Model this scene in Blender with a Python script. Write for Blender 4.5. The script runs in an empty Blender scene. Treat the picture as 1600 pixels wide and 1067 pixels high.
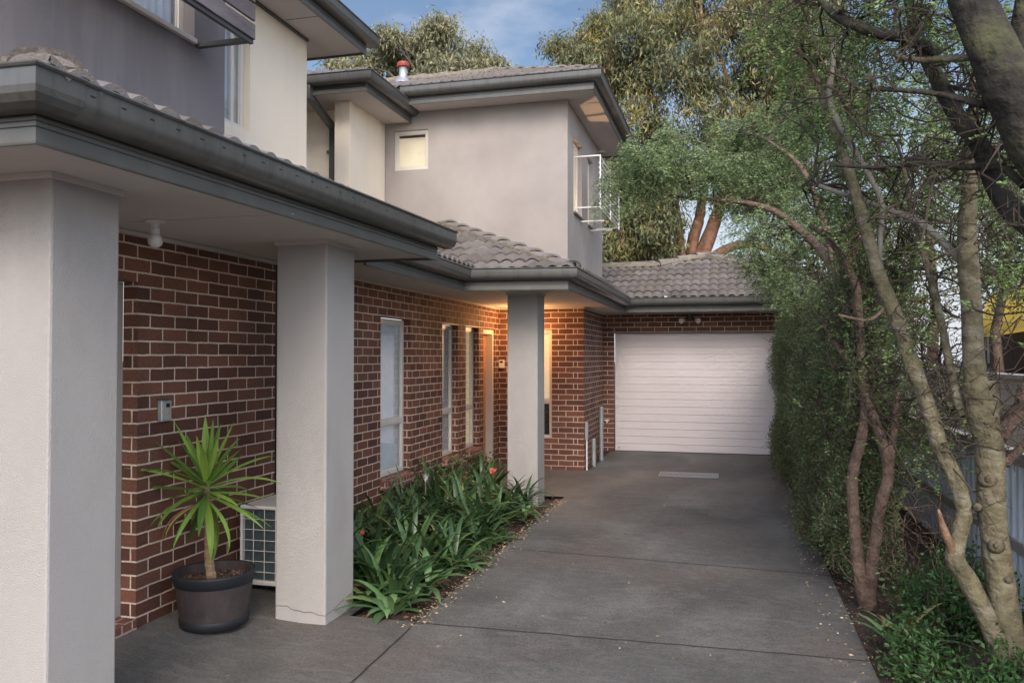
import bpy, math, random
import numpy as np
from mathutils import Vector, Matrix

random.seed(7)
rng = np.random.default_rng(7)
C = bpy.context.scene.collection
R = math.radians
# ------------------------------------------------------------------ camera
FPX, YAW, PIT, EYE = 1270.0, R(15.0), math.atan(24 / 1270.0), 1.68
cam = bpy.data.cameras.new('camera')
cam.sensor_width = 36.0
cam.lens = FPX / 1600 * 36
cam.clip_start = 0.05
cam.clip_end = 600
camo = bpy.data.objects.new('camera', cam)
camo.location = (0, 0, EYE)
camo.rotation_euler = (R(90) + PIT, 0, YAW)
C.objects.link(camo)
sc = bpy.context.scene
sc.camera = camo
# ------------------------------------------------------------------ sky, sun, exposure
SUN_EL, SUN_AZ = R(36), R(163)          # azimuth from +Y towards +X: behind the viewer, a little right
world = bpy.data.worlds.new('World')
sc.world = world
world.use_nodes = True
wn, wl = world.node_tree.nodes, world.node_tree.links
wn.clear()
wo = wn.new('ShaderNodeOutputWorld')
bg = wn.new('ShaderNodeBackground')
sky = wn.new('ShaderNodeTexSky')
sky.sky_type = 'NISHITA'
sky.sun_disc = False
sky.sun_elevation = SUN_EL
sky.sun_rotation = SUN_AZ
sky.dust_density = 2.0
tc = wn.new('ShaderNodeTexCoord')
mp = wn.new('ShaderNodeMapping')
mp.inputs['Scale'].default_value = (1.0, 1.0, 2.6)
mp.inputs['Location'].default_value = (0.35, 0.1, 0.2)
nz = wn.new('ShaderNodeTexNoise')
nz.inputs['Scale'].default_value = 3.4
nz.inputs['Detail'].default_value = 7
nz.inputs['Roughness'].default_value = 0.55
rp = wn.new('ShaderNodeValToRGB')
rp.color_ramp.elements[0].position = 0.50
rp.color_ramp.elements[0].color = (0, 0, 0, 1)
rp.color_ramp.elements[1].position = 0.74
rp.color_ramp.elements[1].color = (1, 1, 1, 1)
sx = wn.new('ShaderNodeSeparateXYZ')
mr = wn.new('ShaderNodeMapRange')        # haze whitens the low sky
mr.inputs['From Min'].default_value = 0.02
mr.inputs['From Max'].default_value = 0.34
mr.inputs['To Min'].default_value = 0.8
mr.inputs['To Max'].default_value = 0.0
mx = wn.new('ShaderNodeMath'); mx.operation = 'MAXIMUM'
mul = wn.new('ShaderNodeMath'); mul.operation = 'MULTIPLY'; mul.inputs[1].default_value = 0.7
mix = wn.new('ShaderNodeMix'); mix.data_type = 'RGBA'
mix.inputs['B'].default_value = (6.2, 6.4, 7.0, 1)
wl.new(tc.outputs['Generated'], mp.inputs['Vector'])
wl.new(mp.outputs['Vector'], nz.inputs['Vector'])
wl.new(nz.outputs['Fac'], rp.inputs['Fac'])
wl.new(rp.outputs['Color'], mul.inputs[0])
wl.new(tc.outputs['Generated'], sx.inputs[0])
wl.new(sx.outputs['Z'], mr.inputs['Value'])
wl.new(mul.outputs[0], mx.inputs[0])
wl.new(mr.outputs[0], mx.inputs[1])
wl.new(mx.outputs[0], mix.inputs['Factor'])
wl.new(sky.outputs['Color'], mix.inputs['A'])
# the sky away from the sun is duller than the bright side behind the viewer
dm = wn.new('ShaderNodeMapRange'); dm.inputs['From Min'].default_value = -0.35; dm.inputs['From Max'].default_value = 0.8
dm.inputs['To Min'].default_value = 1.5; dm.inputs['To Max'].default_value = 0.55
wl.new(sx.outputs['Y'], dm.inputs['Value'])
sc2 = wn.new('ShaderNodeVectorMath'); sc2.operation = 'SCALE'
wl.new(mix.outputs['Result'], sc2.inputs[0]); wl.new(dm.outputs[0], sc2.inputs['Scale'])
wl.new(sc2.outputs[0], bg.inputs['Color'])
wl.new(bg.outputs['Background'], wo.inputs['Surface'])
bg.inputs['Strength'].default_value = 0.15
sl = bpy.data.lights.new('sun', 'SUN')
sl.energy = 1.15
sl.angle = R(28)
sl.color = (1.0, 0.94, 0.87)
so = bpy.data.objects.new('sun', sl)
sd = Vector((math.sin(SUN_AZ) * math.cos(SUN_EL), math.cos(SUN_AZ) * math.cos(SUN_EL), math.sin(SUN_EL)))
so.rotation_euler = sd.to_track_quat('Z', 'Y').to_euler()
so.location = (0, -10, 20)
C.objects.link(so)
sc.view_settings.view_transform = 'Standard'
sc.view_settings.look = 'None'
sc.view_settings.exposure = 0.80
sc.view_settings.gamma = 1.0
try:
    sc.cycles.max_bounces = 6
    sc.cycles.transparent_max_bounces = 12
except Exception:
    pass

# ------------------------------------------------------------------ pixel to place helper (photograph 1600 wide)
_F = Vector((-math.sin(YAW) * math.cos(PIT), math.cos(YAW) * math.cos(PIT), math.sin(PIT)))
_R = Vector((math.cos(YAW), math.sin(YAW), 0))
_U = _R.cross(_F)
def _ray(px, py): return _F * FPX + _R * (px - 800) + _U * (533.5 - py)
def at(px, py, Y):
    r = _ray(px, py); return Vector((0, 0, EYE)) + r * (Y / r.y)

# ------------------------------------------------------------------ tagging and building helpers
def tag(o, label=None, cat=None, group=None, kind=None):
    if label: o['label'] = label
    if cat: o['category'] = cat
    if group: o['group'] = group
    if kind: o['kind'] = kind
    return o
def thing(name, loc, label, cat, group=None):
    o = bpy.data.objects.new(name, None)
    o.empty_display_size = 0.1
    o.location = loc
    C.objects.link(o)
    return tag(o, label, cat, group)
def link(name, me, m, parent=None, smooth=False, bevel=0):
    if m is not None: me.materials.append(m)
    if smooth:
        me.polygons.foreach_set('use_smooth', [True] * len(me.polygons))
        if smooth == 'auto': me.set_sharp_from_angle(angle=R(38))
    o = bpy.data.objects.new(name, me)
    C.objects.link(o)
    if parent is not None:
        o.parent = parent
        if parent.type == 'EMPTY': o.location = -Vector(parent.location)
    if bevel:
        b = o.modifiers.new('bevel', 'BEVEL'); b.width = bevel; b.segments = 2; b.limit_method = 'ANGLE'
    return o
class MB:
    def __init__(s): s.v = []; s.f = []; s.uv = None
    def quad(s, a, b, c, d):
        n = len(s.v); s.v += [tuple(a), tuple(b), tuple(c), tuple(d)]; s.f.append((n, n + 1, n + 2, n + 3)); return s
    def poly(s, pts):
        n = len(s.v); s.v += [tuple(p) for p in pts]; s.f.append(tuple(range(n, n + len(pts)))); return s
    def box(s, x0, x1, y0, y1, z0, z1):
        n = len(s.v)
        s.v += [(x0, y0, z0), (x1, y0, z0), (x1, y1, z0), (x0, y1, z0), (x0, y0, z1), (x1, y0, z1), (x1, y1, z1), (x0, y1, z1)]
        s.f += [tuple(n + i for i in q) for q in ((0, 3, 2, 1), (4, 5, 6, 7), (0, 1, 5, 4), (1, 2, 6, 5), (2, 3, 7, 6), (3, 0, 4, 7))]
        return s
    def obox(s, c, ax, ay, az):   # oriented box: centre and three half-vectors
        c, ax, ay, az = map(Vector, (c, ax, ay, az)); n = len(s.v)
        for sz in (-1, 1):
            for sx_, sy in ((-1, -1), (1, -1), (1, 1), (-1, 1)): s.v.append(tuple(c + ax * sx_ + ay * sy + az * sz))
        s.f += [tuple(n + i for i in q) for q in ((0, 3, 2, 1), (4, 5, 6, 7), (0, 1, 5, 4), (1, 2, 6, 5), (2, 3, 7, 6), (3, 0, 4, 7))]
        return s
    def tube(s, pts, rad, n=6, cap=True):
        pts = [Vector(p) for p in pts]
        if not hasattr(rad, '__len__'): rad = [rad] * len(pts)
        up = Vector((0.31, 0.17, 0.93)); b = len(s.v)
        for i, p in enumerate(pts):
            t = (pts[min(i + 1, len(pts) - 1)] - pts[max(i - 1, 0)])
            if t.length < 1e-7: t = Vector((0, 0, 1))
            t.normalize()
            a = t.cross(up if abs(t.dot(up)) < 0.97 else Vector((1, 0, 0))).normalized(); c = t.cross(a)
            for k in range(n):
                w = 2 * math.pi * k / n
                s.v.append(tuple(p + (a * math.cos(w) + c * math.sin(w)) * rad[i]))
        for i in range(len(pts) - 1):
            for k in range(n):
                k2 = (k + 1) % n
                s.f.append((b + i * n + k, b + i * n + k2, b + (i + 1) * n + k2, b + (i + 1) * n + k))
        if cap:
            s.f.append(tuple(b + k for k in range(n))[::-1]); e = b + (len(pts) - 1) * n
            s.f.append(tuple(e + k for k in range(n)))
        return s
    def lathe(s, cx, cy, prof, n=32, ex=1.0):
        b = len(s.v)
        for r, z in prof:
            for k in range(n):
                w = 2 * math.pi * k / n; s.v.append((cx + r * ex * math.cos(w), cy + r * math.sin(w), z))
        for i in range(len(prof) - 1):
            for k in range(n):
                k2 = (k + 1) % n; s.f.append((b + i * n + k, b + i * n + k2, b + (i + 1) * n + k2, b + (i + 1) * n + k))
        return s
    def sweep(s, path, prof, cap=True):   # path: [(x,y,z)], profile [(outward,z)], outward = right of travel, mitred
        P = [Vector(p) for p in path]; b = len(s.v); m = len(prof)
        for i, p in enumerate(P):
            ns = []
            if i > 0: d = (P[i] - P[i - 1]); ns.append(Vector((d.y, -d.x, 0)).normalized())
            if i < len(P) - 1: d = (P[i + 1] - P[i]); ns.append(Vector((d.y, -d.x, 0)).normalized())
            if len(ns) == 2:
                q = (ns[0] + ns[1]); q = q / (1 + ns[0].dot(ns[1]))
            else: q = ns[0]
            for o, z in prof: s.v.append((p.x + q.x * o, p.y + q.y * o, p.z + z))
        for i in range(len(P) - 1):
            for k in range(m):
                k2 = (k + 1) % m
                s.f.append((b + i * m + k, b + (i + 1) * m + k, b + (i + 1) * m + k2, b + i * m + k2))
        if cap:
            s.f.append(tuple(b + k for k in range(m))); e = b + (len(P) - 1) * m
            s.f.append(tuple(e + k for k in range(m))[::-1])
        return s
    def mesh(s, name='mesh'):
        me = bpy.data.meshes.new(name)
        me.from_pydata(s.v, [], s.f)
        uvl = me.uv_layers.new(name='UVMap').data
        if s.uv is not None:
            for p in me.polygons:
                for li in p.loop_indices: uvl[li].uv = s.uv[me.loops[li].vertex_index]
        else:
            co = me.vertices
            for p in me.polygons:
                n = p.normal; ax, ay, az = abs(n.x), abs(n.y), abs(n.z)
                for li in p.loop_indices:
                    v = co[me.loops[li].vertex_index].co
                    uvl[li].uv = (v.y, v.z) if ax >= ay and ax >= az else ((v.x, v.z) if ay >= az else (v.x, v.y))
        me.update()
        return me
    def build(s, name, m, parent=None, smooth=False, bevel=0):
        return link(name, s.mesh(name), m, parent, smooth, bevel)

# ------------------------------------------------------------------ materials
def lin(r, g, b): return (r, g, b, 1)
def mat(name, col, rough=0.7, var=0.12, scale=6.0, bump=0.0, bscale=80, metal=0.0, spec=0.4, stain=0.0, sstretch=(1, 1, 0.15),
        stain_col=None, stain_scale=1.6, island=0.0, trans=0.0, col2=None, bd=0.01, odd=None):
    m = bpy.data.materials.new(name); m.use_nodes = True
    nt = m.node_tree; N, L = nt.nodes, nt.links
    b = N['Principled BSDF']
    b.inputs['Roughness'].default_value = rough; b.inputs['Metallic'].default_value = metal
    b.inputs['Specular IOR Level'].default_value = spec
    g = N.new('ShaderNodeNewGeometry')
    pos = g.outputs['Position']
    n1 = N.new('ShaderNodeTexNoise'); n1.inputs['Scale'].default_value = scale; n1.inputs['Detail'].default_value = 5
    L.new(pos, n1.inputs['Vector'])
    mr_ = N.new('ShaderNodeMapRange'); mr_.inputs['From Min'].default_value = 0.25; mr_.inputs['From Max'].default_value = 0.75
    mr_.inputs['To Min'].default_value = 1 - var; mr_.inputs['To Max'].default_value = 1 + var
    L.new(n1.outputs['Fac'], mr_.inputs['Value'])
    base = N.new('ShaderNodeMix'); base.data_type = 'RGBA'
    base.inputs['A'].default_value = lin(*col); base.inputs['B'].default_value = lin(*(col2 or col))
    if island or col2:
        L.new(g.outputs['Random Per Island'], base.inputs['Factor'])
    else: base.inputs['Factor'].default_value = 0
    cur = base.outputs['Result']
    if odd:      # a small share of the leaves has gone yellow or brown
        gt = N.new('ShaderNodeMath'); gt.operation = 'GREATER_THAN'; gt.inputs[1].default_value = 1 - odd[1]
        w2 = N.new('ShaderNodeTexWhiteNoise'); w2.noise_dimensions = '1D'; ad = N.new('ShaderNodeMath'); ad.inputs[1].default_value = 3.7
        L.new(g.outputs['Random Per Island'], ad.inputs[0]); L.new(ad.outputs[0], w2.inputs['W']); L.new(w2.outputs['Value'], gt.inputs[0])
        mo = N.new('ShaderNodeMix'); mo.data_type = 'RGBA'; mo.inputs['B'].default_value = lin(*odd[0]); L.new(gt.outputs[0], mo.inputs['Factor']); L.new(cur, mo.inputs['A']); cur = mo.outputs['Result']
    hv = N.new('ShaderNodeHueSaturation'); L.new(cur, hv.inputs['Color'])
    vv = mr_.outputs[0]
    if island:
        wn_ = N.new('ShaderNodeTexWhiteNoise'); wn_.noise_dimensions = '1D'; L.new(g.outputs['Random Per Island'], wn_.inputs['W'])
        m2 = N.new('ShaderNodeMapRange'); m2.inputs['To Min'].default_value = 1 - island; m2.inputs['To Max'].default_value = 1 + island
        L.new(wn_.outputs['Value'], m2.inputs['Value'])
        mm = N.new('ShaderNodeMath'); mm.operation = 'MULTIPLY'; L.new(vv, mm.inputs[0]); L.new(m2.outputs[0], mm.inputs[1]); vv = mm.outputs[0]
    L.new(vv, hv.inputs['Value'])
    cur = hv.outputs['Color']
    if stain:
        mp_ = N.new('ShaderNodeMapping'); mp_.inputs['Scale'].default_value = sstretch; L.new(pos, mp_.inputs['Vector'])
        n2 = N.new('ShaderNodeTexNoise'); n2.inputs['Scale'].default_value = stain_scale; n2.inputs['Detail'].default_value = 8; n2.inputs['Roughness'].default_value = 0.62
        L.new(mp_.outputs[0], n2.inputs['Vector'])
        r2 = N.new('ShaderNodeMapRange'); r2.inputs['From Min'].default_value = 0.48; r2.inputs['From Max'].default_value = 0.74
        r2.inputs['To Max'].default_value = stain; L.new(n2.outputs['Fac'], r2.inputs['Value'])
        mc = N.new('ShaderNodeMix'); mc.data_type = 'RGBA'; mc.inputs['B'].default_value = lin(*(stain_col or tuple(c * 0.5 for c in col)))
        L.new(r2.outputs[0], mc.inputs['Factor']); L.new(cur, mc.inputs['A']); cur = mc.outputs['Result']
    L.new(cur, b.inputs['Base Color'])
    if bump:
        n3 = N.new('ShaderNodeTexNoise'); n3.inputs['Scale'].default_value = bscale; n3.inputs['Detail'].default_value = 4
        L.new(pos, n3.inputs['Vector'])
        bp = N.new('ShaderNodeBump'); bp.inputs['Strength'].default_value = bump; bp.inputs['Distance'].default_value = bd
        L.new(n3.outputs['Fac'], bp.inputs['Height']); L.new(bp.outputs[0], b.inputs['Normal'])
    if trans:
        t = N.new('ShaderNodeBsdfTranslucent'); L.new(cur, t.inputs['Color'])
        ms = N.new('ShaderNodeMixShader'); ms.inputs[0].default_value = trans
        L.new(b.outputs[0], ms.inputs[1]); L.new(t.outputs[0], ms.inputs[2]); L.new(ms.outputs[0], N['Material Output'].inputs['Surface'])
    return m
def emis(name, col, st):
    m = bpy.data.materials.new(name); m.use_nodes = True; b = m.node_tree.nodes['Principled BSDF']
    b.inputs['Base Color'].default_value = lin(*col); b.inputs['Emission Color'].default_value = lin(*col); b.inputs['Emission Strength'].default_value = st
    return m
def brick_mat(name, cols, mortar, w=0.24, h=0.086, off=(0, 0)):
    m = bpy.data.materials.new(name); m.use_nodes = True; nt = m.node_tree; N, L = nt.nodes, nt.links; b = N['Principled BSDF']
    b.inputs['Roughness'].default_value = 0.75; b.inputs['Specular IOR Level'].default_value = 0.35
    uv = N.new('ShaderNodeUVMap'); uv.uv_map = 'UVMap'
    # slight wobble in the joints, so courses are hand laid rather than ruled
    nzw = N.new('ShaderNodeTexNoise'); nzw.inputs['Scale'].default_value = 9; nzw.inputs['Detail'].default_value = 3; L.new(uv.outputs[0], nzw.inputs['Vector'])
    sub = N.new('ShaderNodeVectorMath'); sub.operation = 'SUBTRACT'; sub.inputs[1].default_value = (0.5, 0.5, 0.5); L.new(nzw.outputs['Color'], sub.inputs[0])
    sc_ = N.new('ShaderNodeVectorMath'); sc_.operation = 'SCALE'; sc_.inputs['Scale'].default_value = 0.010; L.new(sub.outputs[0], sc_.inputs[0])
    add = N.new('ShaderNodeVectorMath'); add.operation = 'ADD'; L.new(uv.outputs[0], add.inputs[0]); L.new(sc_.outputs[0], add.inputs[1])
    mp_ = N.new('ShaderNodeMapping'); mp_.inputs['Location'].default_value = (off[0], off[1], 0); L.new(add.outputs[0], mp_.inputs[0])
    t = N.new('ShaderNodeTexBrick'); t.offset = 0.5; t.inputs['Scale'].default_value = 1.0
    t.inputs['Brick Width'].default_value = w; t.inputs['Row Height'].default_value = h
    t.inputs['Mortar Size'].default_value = 0.0062; t.inputs['Mortar Smooth'].default_value = 0.25; t.inputs['Bias'].default_value = 0.0
    t.inputs['Color1'].default_value = lin(*cols[0]); t.inputs['Color2'].default_value = lin(*cols[1]); t.inputs['Mortar'].default_value = lin(*mortar)
    L.new(mp_.outputs[0], t.inputs['Vector'])
    n1 = N.new('ShaderNodeTexNoise'); n1.inputs['Scale'].default_value = 60; n1.inputs['Detail'].default_value = 5; L.new(uv.outputs[0], n1.inputs['Vector'])
    n2 = N.new('ShaderNodeTexNoise'); n2.inputs['Scale'].default_value = 2.2; n2.inputs['Detail'].default_value = 5; L.new(uv.outputs[0], n2.inputs['Vector'])
    mm = N.new('ShaderNodeMath'); mm.operation = 'ADD'; L.new(n1.outputs['Fac'], mm.inputs[0]); L.new(n2.outputs['Fac'], mm.inputs[1])
    r1 = N.new('ShaderNodeMapRange'); r1.inputs['From Min'].default_value = 0.7; r1.inputs['From Max'].default_value = 1.3; r1.inputs['To Min'].default_value = 0.68; r1.inputs['To Max'].default_value = 1.35
    L.new(mm.outputs[0], r1.inputs['Value'])
    hv = N.new('ShaderNodeHueSaturation'); L.new(t.outputs['Color'], hv.inputs['Color']); L.new(r1.outputs[0], hv.inputs['Value'])
    L.new(hv.outputs['Color'], b.inputs['Base Color'])
    inv = N.new('ShaderNodeMath'); inv.operation = 'MULTIPLY_ADD'; inv.inputs[1].default_value = -1; L.new(t.outputs['Fac'], inv.inputs[0])
    ns = N.new('ShaderNodeMath'); ns.operation = 'MULTIPLY'; ns.inputs[1].default_value = 0.35; L.new(n1.outputs['Fac'], ns.inputs[0]); L.new(ns.outputs[0], inv.inputs[2])
    bp = N.new('ShaderNodeBump'); bp.inputs['Strength'].default_value = 0.8; bp.inputs['Distance'].default_value = 0.006
    L.new(inv.outputs[0], bp.inputs['Height']); L.new(bp.outputs[0], b.inputs['Normal'])
    return m
def tile_mat(name, a, b_, lichen):
    m = mat(name, a, 0.8, 0.14, 3.0, 0.5, 120, stain=0.6, sstretch=(1, 1, 1), stain_col=lichen, stain_scale=2.4)
    nt = m.node_tree; N, L = nt.nodes, nt.links
    uv = N.new('ShaderNodeUVMap'); uv.uv_map = 'UVMap'
    fl = N.new('ShaderNodeVectorMath'); fl.operation = 'FLOOR'; L.new(uv.outputs[0], fl.inputs[0])
    wn_ = N.new('ShaderNodeTexWhiteNoise'); wn_.noise_dimensions = '2D'; L.new(fl.outputs[0], wn_.inputs['Vector'])
    mixn = [n for n in N if n.type == 'MIX'][0]
    mixn.inputs['B'].default_value = lin(*b_)
    L.new(wn_.outputs['Value'], mixn.inputs['Factor'])
    return m
def glass_mat(name, tint=(0.93, 0.95, 0.95), refl=0.22):
    m = bpy.data.materials.new(name); m.use_nodes = True; nt = m.node_tree; N, L = nt.nodes, nt.links; N.remove(N['Principled BSDF'])
    tr = N.new('ShaderNodeBsdfTransparent'); tr.inputs[0].default_value = lin(*tint)
    gl = N.new('ShaderNodeBsdfGlossy'); gl.inputs['Roughness'].default_value = 0.01
    lw = N.new('ShaderNodeLayerWeight'); lw.inputs['Blend'].default_value = 0.5
    pw = N.new('ShaderNodeMath'); pw.operation = 'POWER'; pw.inputs[1].default_value = 4.0; L.new(lw.outputs['Facing'], pw.inputs[0])
    ma = N.new('ShaderNodeMath'); ma.operation = 'MULTIPLY_ADD'; ma.inputs[1].default_value = 0.9; ma.inputs[2].default_value = refl * .25; ma.use_clamp = True; L.new(pw.outputs[0], ma.inputs[0])
    ms = N.new('ShaderNodeMixShader'); L.new(ma.outputs[0], ms.inputs[0]); L.new(tr.outputs[0], ms.inputs[1]); L.new(gl.outputs[0], ms.inputs[2])
    L.new(ms.outputs[0], N['Material Output'].inputs['Surface'])
    return m

M = {}
M['brick'] = brick_mat('brick', ((0.082, 0.035, 0.025), (0.185, 0.078, 0.050)), (0.58, 0.47, 0.38), off=(0.02, 0.028))
M['brick_front'] = brick_mat('brick_front', ((0.098, 0.042, 0.032), (0.185, 0.083, 0.056)), (0.60, 0.49, 0.41), off=(0.087, 0.028))
M['sill'] = brick_mat('sill_brick', ((0.15, 0.06, 0.042), (0.20, 0.085, 0.058)), (0.45, 0.36, 0.30), w=0.086, h=0.30)
M['render_grey'] = mat('render_grey', (0.335, 0.30, 0.28), 0.9, 0.12, 1.6, 0.35, 260, spec=0.2, stain=0.45, sstretch=(1, 1, 0.55), stain_col=(0.43, 0.39, 0.365), stain_scale=1.5)
M['render_dark'] = mat('render_dark', (0.185, 0.168, 0.178), 0.9, 0.14, 1.2, 0.45, 220, spec=0.2, stain=0.7, sstretch=(2.5, 2.5, 0.35), stain_col=(0.255, 0.238, 0.245), stain_scale=1.8)
M['render_pillar'] = mat('render_pillar', (0.37, 0.35, 0.335), 0.9, 0.05, 1.5, 0.6, 210, spec=0.2, stain=0.6, sstretch=(1, 1, 0.4), stain_col=(0.275, 0.25, 0.235), stain_scale=1.8)
M['render_cream'] = mat('render_cream', (0.80, 0.70, 0.57), 0.9, 0.04, 1.4, 0.35, 260, spec=0.2, stain=0.35, sstretch=(3, 3, 0.25), stain_col=(0.62, 0.55, 0.47), stain_scale=1.5)
M['gutter'] = mat('gutter_steel', (0.082, 0.080, 0.075), 0.28, 0.12, 4, 0.04, 30, spec=0.6, stain=0.75, sstretch=(14, 14, 0.8), stain_col=(0.035, 0.036, 0.032), stain_scale=1.8)
M['fascia'] = mat('fascia_steel', (0.088, 0.086, 0.079), 0.38, 0.1, 5, 0.03, 30, spec=0.5, stain=0.35, sstretch=(2, 2, 2), stain_col=(0.15, 0.145, 0.13), stain_scale=3)
M['soffit'] = mat('soffit_board', (0.56, 0.51, 0.48), 0.8, 0.05, 1.5, 0.05, 40, stain=0.2, sstretch=(1, 1, 1), stain_col=(0.45, 0.40, 0.37))
M['tile'] = tile_mat('roof_tile', (0.125, 0.108, 0.100), (0.185, 0.162, 0.150), (0.155, 0.132, 0.095))
M['ridge'] = mat('ridge_cap', (0.21, 0.185, 0.172), 0.85, 0.16, 6, 0.5, 90, island=0.12, stain=0.6, sstretch=(1, 1, 1), stain_col=(0.20, 0.18, 0.13), stain_scale=5)
M['mortar_bed'] = mat('ridge_mortar', (0.22, 0.19, 0.14), 0.9, 0.25, 20, 0.6, 90)
M['frame'] = mat('window_frame', (0.60, 0.56, 0.51), 0.4, 0.04, 3, 0, spec=0.5)
M['frame_taupe'] = mat('frame_taupe', (0.36, 0.33, 0.28), 0.5, 0.05, 3)
M['glass'] = glass_mat('window_glass')
M['glass_sky'] = glass_mat('window_glass_bright', (0.9, 0.92, 0.94), 0.42)
M['curtain'] = mat('curtain', (0.80, 0.81, 0.84), 0.9, 0.06, 12, trans=0.3)
M['blind_lit'] = emis('blind_lit', (0.80, 0.67, 0.50), 0.26)  # emission stands in for a cream room lit by warm light
M['blind_warm'] = emis('blind_warm', (0.85, 0.68, 0.46), 0.30)  # warm window light put into the material as emission
M['room'] = mat('room_paint', (0.75, 0.68, 0.58), 0.9, 0.03, 2)
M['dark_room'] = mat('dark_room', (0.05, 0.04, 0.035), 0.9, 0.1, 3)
M['door'] = mat('door_timber', (0.45, 0.20, 0.08), 0.45, 0.15, 14, sstretch=(1, 1, 1))
M['garage'] = mat('garage_door_steel', (0.70, 0.635, 0.635), 0.5, 0.03, 2, 0.15, 300, spec=0.4)
M['white'] = mat('white_plastic', (0.74, 0.72, 0.70), 0.45, 0.05, 8)
M['bulb'] = mat('bulb_glass', (0.70, 0.68, 0.65), 0.25, 0.02, 4, spec=0.6)
M['black'] = mat('black_plastic', (0.012, 0.013, 0.016), 0.4, 0.2, 20)
M['screen_wood'] = mat('weathered_timber', (0.135, 0.12, 0.13), 0.8, 0.35, 3, 0.5, 60, stain=0.7, sstretch=(12, 1.2, 12), stain_col=(0.06, 0.052, 0.055), stain_scale=2.5)
M['steel_dark'] = mat('dark_steel', (0.07, 0.072, 0.07), 0.45, 0.1, 8)
M['galv'] = mat('galvanised_steel', (0.45, 0.47, 0.50), 0.45, 0.15, 12, metal=0.6)
M['rail'] = mat('rail_steel', (0.62, 0.60, 0.58), 0.4, 0.05, 8, metal=0.2)
M['red_cap'] = mat('red_cap', (0.28, 0.045, 0.03), 0.5, 0.2, 20)
M['ac'] = mat('ac_casing', (0.62, 0.59, 0.56), 0.5, 0.05, 6, stain=0.3, sstretch=(1, 1, 1))
M['ac_fin'] = mat('ac_fins', (0.085, 0.115, 0.13), 0.5, 0.25, 30)
M['pot'] = mat('plastic_tub', (0.040, 0.031, 0.031), 0.6, 0.25, 14, 0.2, 40, stain=0.4, sstretch=(6, 6, 1), stain_col=(0.085, 0.06, 0.055), stain_scale=4)
M['pot_rim'] = mat('plastic_band', (0.012, 0.014, 0.018), 0.6, 0.25, 10)
M['mulch'] = mat('mulch', (0.075, 0.04, 0.028), 0.9, 0.5, 40, 1.0, 60, col2=(0.16, 0.09, 0.06), island=0.4)
M['soil'] = mat('soil', (0.05, 0.034, 0.025), 0.95, 0.5, 14, 1.0, 50, stain=0.5, sstretch=(1, 1, 1), stain_col=(0.11, 0.07, 0.05), stain_scale=9)
M['yucca'] = mat('yucca_leaf', (0.085, 0.19, 0.035), 0.42, 0.15, 6, col2=(0.24, 0.36, 0.06), island=0.25, trans=0.25, spec=0.5)
M['yucca_dry'] = mat('yucca_dry_leaf', (0.35, 0.20, 0.09), 0.7, 0.2, 6)
M['cane'] = mat('yucca_cane', (0.20, 0.135, 0.075), 0.85, 0.3, 30, 1.0, 60, stain=0.6, sstretch=(2, 2, 30), stain_col=(0.40, 0.30, 0.19), stain_scale=2)
M['clivia'] = mat('strap_leaf', (0.028, 0.068, 0.028), 0.38, 0.25, 7, col2=(0.075, 0.135, 0.042), island=0.45, trans=0.18, spec=0.6, odd=((0.24, 0.21, 0.06), 0.025))
M['bromeliad'] = mat('broad_leaf', (0.075, 0.15, 0.06), 0.4, 0.2, 7, col2=(0.13, 0.215, 0.085), island=0.35, trans=0.2, spec=0.5, odd=((0.26, 0.20, 0.08), 0.06))
M['yellow_leaf'] = mat('yellowing_leaf', (0.45, 0.38, 0.06), 0.5, 0.2, 9)
M['petal_pink'] = mat('pink_petal', (0.72, 0.16, 0.14), 0.6, 0.2, 20, trans=0.2)
M['petal_red'] = mat('red_petal', (0.38, 0.05, 0.03), 0.6, 0.3, 20)
M['litter'] = mat('leaf_litter', (0.20, 0.12, 0.07), 0.9, 0.4, 20, col2=(0.42, 0.33, 0.22), island=0.5)
M['leaf_euc'] = mat('gum_leaf', (0.10, 0.14, 0.058), 0.5, 0.3, 1.1, col2=(0.23, 0.20, 0.10), island=0.5, trans=0.3, spec=0.4)
M['leaf_euc_gold'] = mat('gum_new_leaf', (0.27, 0.25, 0.065), 0.5, 0.25, 1.5, col2=(0.36, 0.29, 0.12), island=0.4, trans=0.35)
M['leaf_euc_grey'] = mat('gum_leaf_grey', (0.18, 0.20, 0.12), 0.5, 0.25, 1.1, col2=(0.34, 0.30, 0.16), island=0.45, trans=0.3)
M['leaf_feather'] = mat('feather_leaf', (0.15, 0.215, 0.09), 0.6, 0.25, 2.0, col2=(0.30, 0.38, 0.19), island=0.4, trans=0.35)
M['leaf_green'] = mat('pinnate_leaf', (0.12, 0.19, 0.06), 0.5, 0.25, 2.0, col2=(0.26, 0.33, 0.12), island=0.45, trans=0.35)
M['leaf_dark'] = mat('dark_leaf', (0.03, 0.06, 0.022), 0.5, 0.3, 2.0, col2=(0.075, 0.10, 0.035), island=0.5, trans=0.25)
M['leaf_hedge'] = mat('hedge_leaf', (0.070, 0.115, 0.05), 0.5, 0.45, 2.8, col2=(0.19, 0.24, 0.105), island=0.55, trans=0.25, odd=((0.19, 0.12, 0.06), 0.10))
M['leaf_shrub'] = mat('shrub_leaf', (0.035, 0.085, 0.028), 0.42, 0.25, 3.0, col2=(0.075, 0.15, 0.042), island=0.4, trans=0.3)
M['leaf_brown'] = mat('dry_leaf', (0.13, 0.085, 0.045), 0.8, 0.3, 2.0, col2=(0.10, 0.10, 0.04), island=0.5, trans=0.2)
M['bark_red'] = mat('bark_red', (0.21, 0.105, 0.062), 0.85, 0.5, 5, 1.0, 8, bd=.06, stain=1.0, sstretch=(5, 5, 0.7), stain_col=(0.085, 0.06, 0.045), stain_scale=1.6)
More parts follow.
